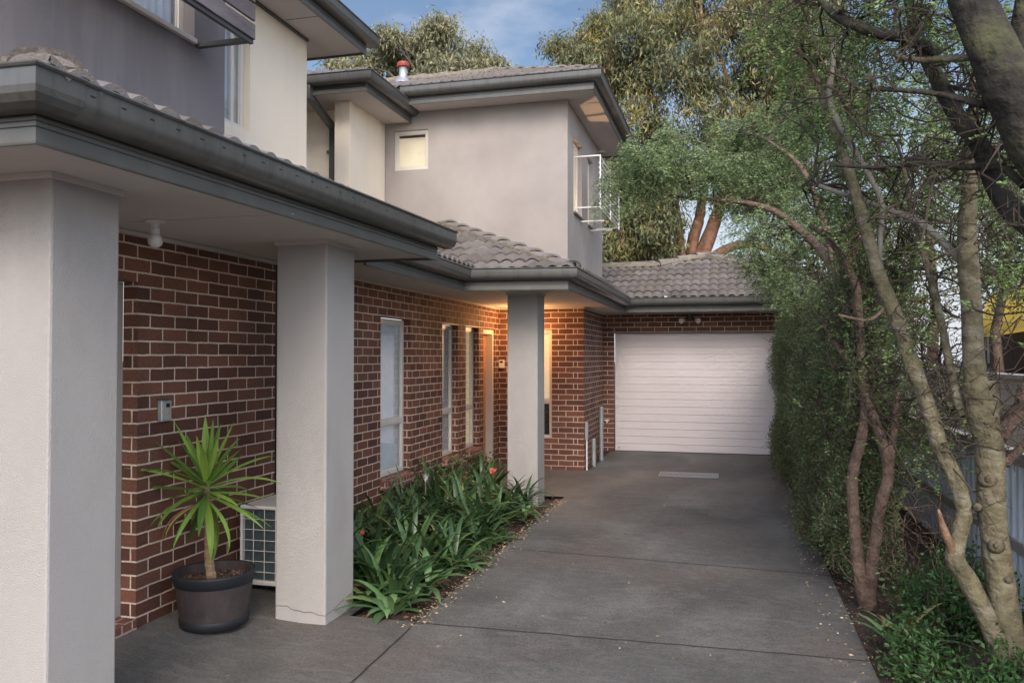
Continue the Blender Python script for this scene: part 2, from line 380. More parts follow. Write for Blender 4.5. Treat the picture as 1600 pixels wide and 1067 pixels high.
M['bark_olive'] = mat('bark_olive', (0.115, 0.098, 0.056), 0.9, 0.5, 12, 1.0, 32, bd=.022, stain=0.85, sstretch=(1, 1, 2.2), stain_col=(0.25, 0.225, 0.17), stain_scale=7)
M['snapped'] = mat('snapped_wood', (0.19, 0.115, 0.07), 0.9, 0.5, 18, 1.0, 60, stain=0.7, sstretch=(3, 3, 1), stain_col=(0.12, 0.075, 0.05), stain_scale=9)
M['bark_knot'] = mat('bark_knot', (0.115, 0.095, 0.06), 0.9, 0.4, 25, 1.0, 60)
M['bark_grey'] = mat('bark_grey', (0.026, 0.022, 0.017), 0.9, 0.6, 8, 1.0, 16, bd=.035, stain=0.9, sstretch=(1, 1, 1), stain_col=(0.085, 0.085, 0.04), stain_scale=5)
M['bark_brown'] = mat('bark_brown', (0.14, 0.092, 0.068), 0.9, 0.5, 14, 1.0, 34, bd=.025, stain=0.5, sstretch=(3, 3, 0.8), stain_col=(0.08, 0.05, 0.04), stain_scale=5)
M['bark_pale'] = mat('bark_pale', (0.21, 0.19, 0.155), 0.85, 0.25, 9, 0.6, 45)
M['twig'] = mat('twig', (0.052, 0.039, 0.029), 0.9, 0.35, 9)
M['fence_steel'] = mat('fence_steel', (0.70, 0.74, 0.80), 0.55, 0.15, 4, 0.1, 40, stain=0.6, sstretch=(3, 3, 0.5), stain_col=(0.22, 0.24, 0.25), stain_scale=2)
M['fence_rail'] = mat('fence_rail', (0.36, 0.315, 0.285), 0.7, 0.2, 6)
M['beige_wall'] = mat('beige_wall', (0.52, 0.42, 0.33), 0.9, 0.08, 2, stain=0.3)
M['timber_brown'] = mat('brown_timber', (0.10, 0.07, 0.055), 0.9, 0.3, 5)
M['yellow'] = mat('yellow_canvas', (0.62, 0.42, 0.06), 0.8, 0.12, 3, trans=0.3)
M['pink'] = mat('pink_petals', (0.62, 0.20, 0.42), 0.8, 0.2, 5, trans=0.3)
M['grate'] = mat('grate_steel', (0.30, 0.30, 0.31), 0.4, 0.15, 20, metal=0.6)

def concrete():
    m = mat('dark_concrete', (0.104, 0.099, 0.091), 0.62, 0.32, 0.9, 0.35, 130, spec=0.35, stain=0.85, sstretch=(1, 0.6, 1), stain_col=(0.20, 0.192, 0.175), stain_scale=1.1)
    nt = m.node_tree; N, L = nt.nodes, nt.links; b = N['Principled BSDF']
    src = b.inputs['Base Color'].links[0].from_socket
    g = N.new('ShaderNodeNewGeometry')
    n = N.new('ShaderNodeTexNoise'); n.inputs['Scale'].default_value = 0.55; n.inputs['Detail'].default_value = 6; L.new(g.outputs['Position'], n.inputs['Vector'])
    r = N.new('ShaderNodeMapRange'); r.inputs['From Min'].default_value = 0.5; r.inputs['From Max'].default_value = 0.72; r.inputs['To Max'].default_value = 0.6
    L.new(n.outputs['Fac'], r.inputs['Value'])
    mx_ = N.new('ShaderNodeMix'); mx_.data_type = 'RGBA'; mx_.inputs['B'].default_value = lin(0.15, 0.115, 0.095); L.new(r.outputs[0], mx_.inputs['Factor']); L.new(src, mx_.inputs['A'])
    sp = N.new('ShaderNodeTexNoise'); sp.inputs['Scale'].default_value = 70; sp.inputs['Detail'].default_value = 3; L.new(g.outputs['Position'], sp.inputs['Vector'])
    r2 = N.new('ShaderNodeMapRange'); r2.inputs['From Min'].default_value = 0.3; r2.inputs['From Max'].default_value = 0.7; r2.inputs['To Min'].default_value = 0.72; r2.inputs['To Max'].default_value = 1.3
    L.new(sp.outputs['Fac'], r2.inputs['Value'])
    hv = N.new('ShaderNodeHueSaturation'); L.new(mx_.outputs['Result'], hv.inputs['Color']); L.new(r2.outputs[0], hv.inputs['Value'])
    # fine brushed swirls
    mpp = N.new('ShaderNodeMapping'); mpp.inputs['Scale'].default_value = (1.6, 4.5, 1); L.new(g.outputs['Position'], mpp.inputs[0])
    sw = N.new('ShaderNodeTexNoise'); sw.inputs['Scale'].default_value = 2.2; sw.inputs['Detail'].default_value = 8; sw.inputs['Distortion'].default_value = 1.6; L.new(mpp.outputs[0], sw.inputs['Vector'])
    r3 = N.new('ShaderNodeMapRange'); r3.inputs['From Min'].default_value = 0.5; r3.inputs['From Max'].default_value = 0.8; r3.inputs['To Max'].default_value = 0.3; L.new(sw.outputs['Fac'], r3.inputs['Value'])
    mx2 = N.new('ShaderNodeMix'); mx2.data_type = 'RGBA'; mx2.inputs['B'].default_value = lin(0.27, 0.262, 0.25); L.new(r3.outputs[0], mx2.inputs['Factor']); L.new(hv.outputs[0], mx2.inputs['A'])
    L.new(mx2.outputs['Result'], b.inputs['Base Color'])
    return m
M['concrete'] = concrete()
M['joint'] = mat('joint', (0.035, 0.033, 0.032), 0.9, 0.4, 20)

# ------------------------------------------------------------------ setting: ground and driveway
def sst(a, b, x): t = min(1, max(0, (x - a) / (b - a))); return t * t * (3 - 2 * t)
def gz(x, y):   # ground falls a little from walls and garage to the middle of the drive
    k = 1.0
    k *= 1 - sst(12.9, 14.5, y) * 0.9
    k *= 0.06 + 0.94 * sst(-3.6, -2.75, x) if y < 6.0 else 0.25 + 0.75 * sst(-3.6, -2.6, x)
    return -0.09 * k
def sheet(xs, ys, dz, edge=None):
    mb = MB(); n = len(ys)
    for x in xs:
        for y in ys: mb.v.append((x, y, gz(x, y) + dz))
    for i in range(len(xs) - 1):
        for j in range(n - 1):
            a = i * n + j; mb.f.append((a, a + n, a + n + 1, a + 1))
    return mb
def frange(a, b, s): n = max(1, int(round((b - a) / s))); return [a + (b - a) * i / n for i in range(n + 1)]
gmb = MB(); gmb.quad((-250, -100, -0.35), (250, -100, -0.35), (250, 300, -0.35), (-250, 300, -0.35))
tag(gmb.build('ground', M['soil']), kind='structure')
# concrete: main drive, front paved area, patch by entry
def drive():
    mb = MB()
    def grid(xs, ys):
        b = len(mb.v); n = len(ys)
        for x in xs:
            for y in ys: mb.v.append((x, y, gz(x, y)))
        for i in range(len(xs) - 1):
            for j in range(n - 1):
                a = b + i * n + j; mb.f.append((a, a + n, a + n + 1, a + 1))
    grid(frange(-2.03, 0.78, 0.2), frange(-3, 14.85, 0.2))
    grid(frange(-6.5, -2.03, 0.15), frange(-3, 5.12, 0.2))
    grid(frange(-3.8, -2.52, 0.16), frange(5.12, 6.5, 0.2))
    grid(frange(-3.72, -2.03, 0.13), frange(10.15, 14.85, 0.2))
    # outer edge skirt towards the garden
    for a, b_ in zip(frange(-3, 14.85, 0.2), frange(-3, 14.85, 0.2)[1:]):
        mb.quad((0.78, a, gz(0.78, a) - 0.12), (0.78, b_, gz(0.78, b_) - 0.12), (0.78, b_, gz(0.78, b_)), (0.78, a, gz(0.78, a)))
    return mb
tag(drive().build('driveway', M['concrete']), kind='structure')
def strip(mb, pts, w=0.010, dz=0.004):
    P = []
    for (x0, y0), (x1, y1) in zip(pts, pts[1:]):
        n = max(1, int(math.hypot(x1 - x0, y1 - y0) / 0.1))
        for i in range(n): P.append((x0 + (x1 - x0) * i / n, y0 + (y1 - y0) * i / n))
    P.append(pts[-1])
    P = [(x + random.uniform(-.004, .004), y + random.uniform(-.004, .004)) for x, y in P]
    for i in range(len(P) - 1):
        d = Vector((P[i + 1][0] - P[i][0], P[i + 1][1] - P[i][1])).normalized(); nn = Vector((-d.y, d.x)) * w / 2
        q = []
        for (x, y), s in ((P[i], -1), (P[i + 1], -1), (P[i + 1], 1), (P[i], 1)):
            X_, Y_ = x + nn.x * s, y + nn.y * s; q.append((X_, Y_, gz(X_, Y_) + dz))
        mb.quad(*q)
jm = MB()
strip(jm, [(-2.0, -1), (-1.99, 4.0), (-2.03, 5.10)], 0.012)
strip(jm, [(-2.02, 5.10), (0.78, 5.14)], 0.010)
strip(jm, [(-2.0, 7.28), (0.78, 7.06)], 0.010)
strip(jm, [(-2.02, 10.2), (0.0, 10.3)], 0.006)
strip(jm, [(-2.0, 2.4), (0.78, 2.42)], 0.010)
strip(jm, [(0.1, 4.0), (0.32, 4.06), (0.5, 4.02), (0.66, 4.12)], 0.006)
tag(jm.build('driveway_joints', M['joint']), kind='structure')
# garden soil either side
bed = MB()
for (xs, ys) in ((frange(-3.58, -2.03, 0.1), frange(5.12, 10.15, 0.1)), (frange(0.78, 3.2, 0.12), frange(-2, 16, 0.2))):
    b0 = len(bed.v); n = len(ys)
    for x in xs:
        for y in ys: bed.v.append((x, y, gz(x, y) - 0.035 + random.uniform(-.012, .02) + (0.04 if x > 1.3 else 0)))
    for i in range(len(xs) - 1):
        for j in range(n - 1):
            if xs[0] < 0 and xs[i] < -2.53 and ys[j] < 5.9 and xs[i] > -3.9 and ys[j] < 5.6: continue
            a = b0 + i * n + j; bed.f.append((a, a + n, a + n + 1, a + 1))
tag(bed.build('garden_bed', M['soil'], smooth=True), kind='structure')
pb = MB()
for (x0, x1, y0, y1) in ((-2.22, -2.06, 12.62, 14.5),):
    pb.quad((x0, y0, gz(x0, y0) + .012), (x1 - .08, y0, gz(x1, y0) + .012), (x1, y1, gz(x1, y1) + .012), (x0, y1, gz(x0, y1) + .012))
tag(pb.build('soil_strip', M['soil']), kind='structure')

# ------------------------------------------------------------------ leaf meshes (vectorised)
def nrm(a): return a / np.maximum(np.linalg.norm(a, axis=1, keepdims=True), 1e-9)
def leafmesh(name, Cn, A, Ln, Wd, fold=0.0):
    n = len(Cn); A = nrm(A); rnd = rng.normal(size=(n, 3)); S = nrm(np.cross(A, rnd)); Nn = np.cross(A, S)
    Ln = np.asarray(Ln).reshape(-1, 1); Wd = np.asarray(Wd).reshape(-1, 1)
    V = np.empty((n, 4, 3), dtype=np.float32)
    V[:, 0] = Cn; V[:, 1] = Cn + A * Ln * .45 + S * Wd * .5 + Nn * Ln * .06; V[:, 2] = Cn + A * Ln - Nn * Ln * .05; V[:, 3] = Cn + A * Ln * .45 - S * Wd * .5 + Nn * Ln * .06
    me = bpy.data.meshes.new(name)
    me.vertices.add(n * 4); me.vertices.foreach_set('co', V.reshape(-1))
    me.loops.add(n * 4); me.loops.foreach_set('vertex_index', np.arange(n * 4, dtype=np.int32))
    me.polygons.add(n); me.polygons.foreach_set('loop_start', np.arange(0, n * 4, 4, dtype=np.int32))
    try: me.polygons.foreach_set('loop_total', np.full(n, 4, dtype=np.int32))
    except Exception: pass
    me.update(calc_edges=True); me.validate()
    return me
class Leaves:
    def __init__(s): s.c = []; s.a = []; s.l = []; s.w = []
    def add(s, c, a, l, w): s.c.append(c); s.a.append(a); s.l.append(l); s.w.append(w)
    def build(s, name, m, parent):
        return link(name, leafmesh(name, np.vstack(s.c), np.vstack(s.a), np.concatenate(s.l), np.concatenate(s.w)), m, parent)
    def euc(s, c, n, sp=0.28, L=0.13, W=0.032, droop=1.2):
        cc = np.array(c) + rng.normal(size=(n, 3)) * sp * np.array([1, 1, .8])
        a = rng.normal(size=(n, 3)) * .75; a[:, 2] -= droop
        s.add(cc, a, L * rng.uniform(.6, 1.25, n), W * rng.uniform(.6, 1.2, n))
    def fern(s, c, n, sp=0.15, L=0.17, k=8, lw=(0.032, 0.013), droop=.35):
        for _ in range(n):
            b = np.array(c) + rng.normal(size=3) * sp
            d = rng.normal(size=3); d[2] = d[2] * .4 - droop; d /= np.linalg.norm(d)
            side = np.cross(d, [0, 0, 1.0]); side /= max(np.linalg.norm(side), 1e-6)
            t = np.linspace(.12, 1, k); l = L * rng.uniform(.7, 1.2)
            cur = b + d * (t * l)[:, None]; cur[:, 2] -= (t ** 2) * l * .3
            cc = np.vstack([cur, cur]); aa = np.vstack([np.tile(side + d * .5, (k, 1)), np.tile(-side + d * .5, (k, 1))]) + rng.normal(size=(2 * k, 3)) * .22
            s.add(cc, aa, lw[0] * rng.uniform(.7, 1.2, 2 * k), lw[1] * rng.uniform(.8, 1.2, 2 * k))
    def loose(s, c, n, sp, L, W, up=0.2, bias=(0, 0, 0)):
        cc = np.array(c) + rng.normal(size=(n, 3)) * sp
        a = rng.normal(size=(n, 3)) + np.array(bias); a[:, 2] += up
        s.add(cc, a, L * rng.uniform(.6, 1.3, n), W * rng.uniform(.7, 1.2, n))

def curve(p0, p1, n=5, jit=0.12, sag=0.0):
    p0, p1 = Vector(p0), Vector(p1); d = (p1 - p0); L = d.length; out = [p0]
    off = Vector((0, 0, 0))
    for i in range(1, n):
        t = i / n
        off += Vector([random.gauss(0, 1) for _ in range(3)]) * L * jit / n
        out.append(p0 + d * t + off * math.sin(math.pi * t) * 1.5 + Vector((0, 0, -sag * L * math.sin(math.pi * t))))
    out.append(p1); return out
def taper(n, a, b): return [a + (b - a) * i / (n - 1) for i in range(n)]
def smoothpath(pts, rad, k=4):
    P = [Vector(p) for p in pts]; out = []; rr = []
    for i in range(len(P) - 1):
        p0 = P[max(i - 1, 0)]; p1 = P[i]; p2 = P[i + 1]; p3 = P[min(i + 2, len(P) - 1)]
        for j in range(k):
            t = j / k
            out.append(.5 * ((2 * p1) + (p2 - p0) * t + (2 * p0 - 5 * p1 + 4 * p2 - p3) * t * t + (3 * p1 - p0 - 3 * p2 + p3) * t ** 3))
            rr.append((rad[i] + (rad[i + 1] - rad[i]) * t) * random.uniform(.96, 1.05))
    out.append(P[-1]); rr.append(rad[-1]); return out, rr
def inellip(c, r):
    while True:
        v = Vector([random.uniform(-1, 1) for _ in range(3)])
        if v.length <= 1: return Vector(c) + Vector((v.x * r[0], v.y * r[1], v.z * r[2]))
def blob(wood, lv, frm, c, r, nb, nc, leaf, r0=0.03, r1=0.006, twig=1):
    """a limb from frm into the crown clump c, nb boughs off it, nc leaf sprays per bough"""
    main = curve(frm, c, 6, .15, -.04)
    wood.tube(main, taper(len(main), r0, r0 * .45), 5, False)
    for _ in range(nb):
        a = main[random.randint(2, len(main) - 1)]
        e = inellip(c, r)
        if random.random() < .3: e = Vector(c) + (e - Vector(c)) * random.uniform(1.2, 1.6)
        b = curve(a, e, 4, .2, -.05)
        wood.tube(b, taper(len(b), r0 * .35, r1), 4, False)
        for _ in range(nc):
            s_ = b[random.randint(1, len(b) - 1)]
            t = inellip(e, (r[0] * .35, r[1] * .35, r[2] * .35))
            if twig:
                q = curve(s_, t, 3, .25, .05); wood.tube(q, taper(len(q), r1 * .8, r1 * .3), 3, False)
            leaf(t)

# ------------------------------------------------------------------ building pieces
def wall(plane, c, t, a0, a1, z0, z1, openings=(), m=None, name='wall', parent=None):
    """wall standing on plane 'x' (x = c outer face, thickness t towards -x) or 'y' (y = c outer face, thickness towards +y)"""
    As = sorted({a0, a1, *[o[0] for o in openings], *[o[1] for o in openings]}); Zs = sorted({z0, z1, *[o[2] for o in openings], *[o[3] for o in openings]})
    def solid(i, j):
        if i < 0 or j < 0 or i >= len(As) - 1 or j >= len(Zs) - 1: return False
        am, zm = (As[i] + As[i + 1]) / 2, (Zs[j] + Zs[j + 1]) / 2
        return not any(o[0] < am < o[1] and o[2] < zm < o[3] for o in openings)
    def P(a, z, d): return (c - t * d, a, z) if plane == 'x' else (a, c + t * d, z)
    mb = MB()
    def q(*p):
        mb.quad(*(p if plane == 'x' else p))
    for i in range(len(As) - 1):
        for j in range(len(Zs) - 1):
            if not solid(i, j): continue
            A0, A1, B0, B1 = As[i], As[i + 1], Zs[j], Zs[j + 1]
            q(P(A0, B0, 0), P(A1, B0, 0), P(A1, B1, 0), P(A0, B1, 0))
            q(P(A0, B0, 1), P(A0, B1, 1), P(A1, B1, 1), P(A1, B0, 1))
            if not solid(i - 1, j): q(P(A0, B0, 0), P(A0, B1, 0), P(A0, B1, 1), P(A0, B0, 1))
            if not solid(i + 1, j): q(P(A1, B0, 0), P(A1, B0, 1), P(A1, B1, 1), P(A1, B1, 0))
            if not solid(i, j - 1): q(P(A0, B0, 0), P(A0, B0, 1), P(A1, B0, 1), P(A1, B0, 0))
            if not solid(i, j + 1): q(P(A0, B1, 0), P(A1, B1, 0), P(A1, B1, 1), P(A0, B1, 1))
    return mb.build(name, m, parent)
def window(parent, plane, c, a0, a1, z0, z1, rails=(), fw=0.045, depth=0.05, glass='glass', frame='frame', mull=()):
    """frame + panes: outer frame face at c"""
    def bx(mb, A0, A1, B0, B1, d0, d1):
        if plane == 'x': mb.box(c - d1, c - d0, A0, A1, B0, B1)
        else: mb.box(A0, A1, c + d0, c + d1, B0, B1)
    f = MB()
    bx(f, a0, a1, z1 - fw, z1, 0, depth); bx(f, a0, a1, z0, z0 + fw, 0, depth)
    bx(f, a0, a0 + fw, z0 + fw, z1 - fw, 0, depth); bx(f, a1 - fw, a1, z0 + fw, z1 - fw, 0, depth)
    zs = [z0 + fw]
    for r in rails: bx(f, a0 + fw, a1 - fw, r - .03, r + .03, .002, depth); zs += [r - .03, r + .03]
    zs.append(z1 - fw)
    for m_ in mull: bx(f, m_ - .022, m_ + .022, z0 + fw, z1 - fw, .003, depth)
    fo = f.build('window', M[frame], parent, bevel=0.003)
    for k in range(0, len(zs), 2):
        s_ = MB(); w = .014     # sash beads
        A0, A1, B0, B1 = a0 + fw, a1 - fw, zs[k], zs[k + 1]
        bx(s_, A0, A1, B1 - w, B1, .012, .03); bx(s_, A0, A1, B0, B0 + w, .012, .03); bx(s_, A0, A0 + w, B0 + w, B1 - w, .012, .03); bx(s_, A1 - w, A1, B0 + w, B1 - w, .012, .03)
        s_.build('sash', M[frame], fo)
        g = MB(); bx(g, A0 + w, A1 - w, B0 + w, B1 - w, .020, .024); g.build('pane', M[glass], fo)
    return fo
GUT = [(0.0, 0.03), (0.0, 0.0), (0.02, -0.004), (0.06, -0.002), (0.092, 0.012), (0.112, 0.036), (0.118, 0.06), (0.118, 0.118), (0.127, 0.121), (0.132, 0.128), (0.127, 0.136), (0.116, 0.135), (0.112, 0.127),
       (0.112, 0.06), (0.104, 0.038), (0.088, 0.02), (0.06, 0.006), (0.02, 0.006)]
FAS = [(0.0, -0.02), (0.016, -0.02), (0.018, -0.012), (0.018, 0.034), (0.012, 0.036), (0.012, 0.041), (0.018, 0.044), (0.018, 0.056), (0.012, 0.058), (0.012, 0.062), (0.018, 0.065), (0.018, 0.078), (0.012, 0.080), (0.012, 0.085), (0.018, 0.088), (0.018, 0.175), (0.0, 0.175)]
def eaves(parent, path, z, gext=0.03, gpath=None):
    fo = MB().sweep([(x, y, z) for x, y in path], FAS).build('fascia', M['fascia'], parent)
    gp = [Vector((x, y, z + 0.085)) for x, y in (gpath or path)]
    if gext:
        gp[-1] = gp[-1] + (gp[-1] - gp[-2]).normalized() * gext
    g = MB().sweep([(p.x, p.y, p.z) for p in [p for p in gp]], [(o + .02, q) for o, q in GUT])
    go = g.build('gutter', M['gutter'], parent, smooth='auto')
    # corner joiners and end cap
    jb = MB()
    for i in range(1, len(gp) - 1):
        for d in ((gp[i - 1] - gp[i]).normalized(), (gp[i + 1] - gp[i]).normalized()):
            pass
    return fo
def tilt(v, p): return v
WAVE = 0.155
def tilep(u): return 0.042 * abs(math.cos(math.pi * u / WAVE)) ** 0.85
def roofplane(parent, p0, e, L, z0, pitch, run, hl=0, hr=0, ncap=None, name='roof_tiles', over=0.02, minu=None, maxu=None):
    """tiled plane: eave start p0 (x,y), unit eave direction e (x,y); inward normal is left of e; hl/hr = hip (1), straight (0) or valley (-1)"""
    ex, ey = e; nx, ny = -ey, ex; tp = math.tan(pitch); cs = math.cos(pitch); CL = 0.32 * cs
    nrow = int(math.ceil(run / CL)); mb = MB(); mb.uv = []
    du = WAVE / 8; ncol = int(L / du) + 1
    def H(d0, frac, u, k):
        j = (math.sin(k * 12.9 + math.floor(u / 0.33) * 78.2) * 43758.5) % 1
        return tilep(u) + 0.042 * (1 - frac) + (j - .5) * .007
    lo0, hi0 = -over, L + over
    for k in range(nrow):
        d0 = k * CL; d1 = min(run, d0 + CL)
        def lim(d):
            a = hl * d if hl else lo0; b = L - hr * d if hr else hi0
            if maxu: b = min(b, maxu(d))
            if minu: a = max(a, minu(d))
            return a, b
        us = [i * du + (min(hl, 0) * run) for i in range(int((L + abs(min(hl, 0)) * run + abs(min(hr, 0)) * run) / du) + 2)]
        if not hl: us = [-over] + us
        rows = []
        for (d, fr, lift) in ((d0, 0, -0.03), (d0, 0, 0), (d1, (d1 - d0) / CL, 0)):
            a, b = lim(d); row = []
            if b < a: b = a = (a + b) / 2
            for u in us:
                uu = min(max(u, a), b); h = H(d, fr, uu, k) + (lift if fr == 0 else 0)
                x = p0[0] + ex * uu + nx * (d - (0.03 if k == 0 and fr == 0 else 0)); y = p0[1] + ey * uu + ny * (d - (0.03 if k == 0 and fr == 0 else 0))
                mb.v.append((x, y, z0 + d * tp + h * cs)); mb.uv.append((uu / 0.33 + (k % 2) * .5, k + fr * .98)); row.append((len(mb.v) - 1, uu))
            rows.append(row)
        for r in (0, 1):
            for i in range(len(us) - 1):
                a, b, c_, d_ = rows[r][i], rows[r][i + 1], rows[r + 1][i + 1], rows[r + 1][i]
                if abs(a[1] - b[1]) < 1e-5 and abs(c_[1] - d_[1]) < 1e-5: continue
                mb.f.append((a[0], b[0], c_[0], d_[0]))
    return mb.build(name, M['tile'], parent)
def hipcaps(parent, a, b, name='ridge_caps', w=0.11, L=0.40):
    a, b = Vector(a), Vector(b); d = b - a; n = max(1, int(d.length / L)); d.normalize()
    side = Vector((d.y, -d.x, 0)).normalized(); up = side.cross(d)
    if up.z < 0: up = -up
    mb = MB(); bed_ = MB()
    for i in range(n + 1):
        s0 = i * L; s1 = min(s0 + L + .05, (b - a).length + .05)
        if s1 - s0 < .08: continue
        jx = random.uniform(-.006, .006)
        ring = []
        for s_, sc_, lf in ((s0, 1.12, .030), (s0, 1.02, .012), (s1, 0.92, .0)):
            b0 = len(mb.v)
            for k in range(9):
                w_ = math.pi * k / 8
                mb.v.append(tuple(a + d * s_ + side * (math.cos(w_) * w * sc_ + jx) + up * (math.sin(w_) ** .8 * w * .62 * sc_ + lf - .015)))
            ring.append(b0)
        o = len(mb.v)
        for (r0, r1) in ((ring[0], ring[2]), (ring[1], ring[0])):
            for k in range(8): mb.f.append((r0 + k, r0 + k + 1, r1 + k + 1, r1 + k))
        if i == 0: mb.f.append(tuple(ring[0] + k for k in range(9)))
    bed_.obox((a + b) / 2 + up * .004, d * (b - a).length / 2, side * w * 1.22, up * .03)
    r = mb.build(name, M['ridge'], parent, smooth=False); bed_.build('mortar_bedding', M['mortar_bed'], r)
    return r
def soffit(parent, pts, z, name='soffit'):
    mb = MB(); b = len(pts)
    mb.poly([(x, y, z) for x, y in pts][::-1]); mb.poly([(x, y, z + .03) for x, y in pts])
    for i in range(b):
        (x0, y0), (x1, y1) = pts[i], pts[(i + 1) % b]; mb.quad((x0, y0, z), (x1, y1, z), (x1, y1, z + .03), (x0, y0, z + .03))
    return mb.build(name, M['soffit'], parent)
def pillar(parent, x0, x1, y0, y1, z0, z1):
    p = MB().box(x0, x1, y0, y1, z0, z1).build('pillar', M['render_pillar'], parent, bevel=0.012)
    t = MB()
    for (a, b, c_, d) in ((x0 - .012, x1 + .012, y0 - .012, y0 + .001), (x0 - .012, x1 + .012, y1 - .001, y1 + .012), (x0 - .012, x0 + .001, y0 + .001, y1 - .001), (x1 - .001, x1 + .012, y0 + .001, y1 - .001)):
        t.box(a, b, c_, d, z1 - .028, z1 - .001)
    t.build('cornice', M['soffit'], p); return p

WX = -3.58; SZ = 2.46; TP = R(22.5)
# ================================================================== FRONT TOWNHOUSE (nearest, left)
t1 = thing('townhouse', (-3.6, 4.0, 0), 'nearest townhouse at left with dark mauve upper wall and two rendered porch pillars', 'house')
wall('x', WX, 0.11, 1.2, 5.90, -0.05, 2.62, [(3.20, 4.31, -0.05, 2.15)], M['brick'], 'brick_wall', t1)
# door recess behind the first pillar
df = MB(); df.box(-3.76, -3.691, 4.25, 4.31, .06, 2.15); df.box(-3.76, -3.691, 3.20, 3.26, .06, 2.15); df.box(-3.76, -3.691, 3.26, 4.25, 2.09, 2.15)
dfo = df.build('door_frame', M['frame_taupe'], t1, bevel=.003)
dd = MB().box(-3.76, -3.72, 3.26, 4.25, .07, 2.09).build('door', M['frame_taupe'], t1)
MB().tube([(-3.70, 3.36, 1.0), (-3.66, 3.36, 1.0), (-3.66, 3.46, 1.0)], .009, 8).build('handle', M['galv'], dd)
MB().box(-3.76, -3.56, 3.20, 4.30, -.05, .055).build('door_step', M['sill'], t1, bevel=.006)
# porch corner brick step
pillar(t1, -3.16, -2.755, 2.79, 3.19, -.1, SZ)
p2 = pillar(t1, -2.965, -2.59, 4.90, 5.32, -.12, SZ)
ck = MB(); random.seed(9)
px0 = [(-2.965 + i * .0312, -.045 + .022 * math.sin(i * .9) * .4 - .03 * sst(3, 9, i) + random.uniform(-.006, .006)) for i in range(13)]
for a_, b_ in zip(px0, px0[1:]): ck.quad((a_[0], 4.8985, a_[1] + .05), (b_[0], 4.8985, b_[1] + .05), (b_[0], 4.8985, b_[1] + .0535), (a_[0], 4.8985, a_[1] + .0535))
px0 = [(4.90 + i * .035, px0[-1][1] + .05 + .004 * i + random.uniform(-.005, .005)) for i in range(13)]
for a_, b_ in zip(px0, px0[1:]): ck.quad((-2.5885, a_[0], a_[1]), (-2.5885, b_[0], b_[1]), (-2.5885, b_[0], b_[1] + .0035), (-2.5885, a_[0], a_[1] + .0035))
ck.build('crack', M['joint'], p2)
# fascia, gutter, soffit
PA, PB, PC = (-9.0, 2.27), (-2.385, 2.345), (-2.235, 6.02)
eaves(t1, [PA, PB, PC], SZ - .005, 0.10)
MB().box(-3.2, -2.237, 6.005, 6.02, SZ - .02, SZ + .12).build('barge_end', M['fascia'], t1)
for k in range(24):
    f = .03 + k * .041; x_, y_ = PB[0] + (PC[0] - PB[0]) * f, PB[1] + (PC[1] - PB[1]) * f
    MB().box(x_ + .1375, x_ + .1392, y_ - .012, y_ + .012, SZ + .165, SZ + .171).build('overflow_slot', M['black'], t1)
MB().sweep([(PB[0] - .07, PB[1] - .002, SZ + .08), (PB[0], PB[1], SZ + .08), (PB[0] + .003, PB[1] + .075, SZ + .08)], [(o + .0235, q * 1.01) for o, q in GUT[2:12]] + [(o + .018, q) for o, q in GUT[2:12]][::-1]).build('gutter_joiner', M['gutter'], t1)
soffit(t1, [(-9, 2.28), (-2.39, 2.352), (-2.242, 6.004), (-3.58, 6.004), (-3.58, 2.9), (-9, 2.9)], SZ)
sj = MB()   # soffit joint strips and quad moulding along the wall
sj.box(-3.58, -2.30, 3.955, 3.967, SZ - .003, SZ + .001)
sj.box(-3.579, -3.548, 1.3, 5.90, SZ - .030, SZ - .004)
sj.box(-3.58, -2.27, 4.86, 4.868, SZ - .003, SZ + .001)
sj.build('soffit_trim', M['soffit'], t1)
# tile roof above the porch
roofplane(t1, (-2.27, 2.26), (0, 1), 3.80, SZ + .178, TP, 1.78, hl=1, hr=0, over=0.0)
roofplane(t1, (-9.0, 2.26), (1, 0), 6.73, SZ + .178, TP, 1.78, hl=0, hr=1)
hipcaps(t1, (-2.36, 2.36, SZ + .235), (-4.02, 4.0, SZ + .235 + 1.68 * math.tan(TP)))
MB().box(-4.05, -2.32, 6.03, 6.06, SZ + .02, SZ + .16).build('roof_edge', M['fascia'], t1)
# dark upper wall (projecting box) with window, open to the right-hand side
UX = -4.05
wall('x', UX, 0.2, 1.0, 5.876, 2.75, 5.6, [(4.10, 5.478, 4.17, 5.4)], M['render_dark'], 'upper_wall', t1)
MB().box(-4.65, -4.25, 5.776, 5.876, 2.75, 5.6).build('upper_return_wall', M['render_dark'], t1)
wf = window(t1, 'x', UX - .10, 4.10, 5.478, 4.17, 5.4, mull=(4.75,), fw=.06, frame='frame', glass='glass_sky')
cb = MB()
def curt(mb, x, y0, y1, z0, z1, amp=.02, wl_=.09, n=60):
    for i in range(n):
        a, b = y0 + (y1 - y0) * i / n, y0 + (y1 - y0) * (i + 1) / n
        f = lambda t, q: x + amp * math.sin(2 * math.pi * t / wl_ + .6 * math.sin(5 * t)) * (1 + .3 * q)
        mb.quad((f(a, 1), a, z0), (f(b, 1), b, z0), (f(b, 0), b, z1), (f(a, 0), a, z1))
curt(cb, UX - .19, 4.1, 5.478, 4.1, 5.45); cb.build('curtain', M['curtain'], wf)
MB().box(UX - .02, UX + .035, 4.08, 5.47, 4.125, 4.165).build('window_sill', M['frame'], t1, bevel=.004)
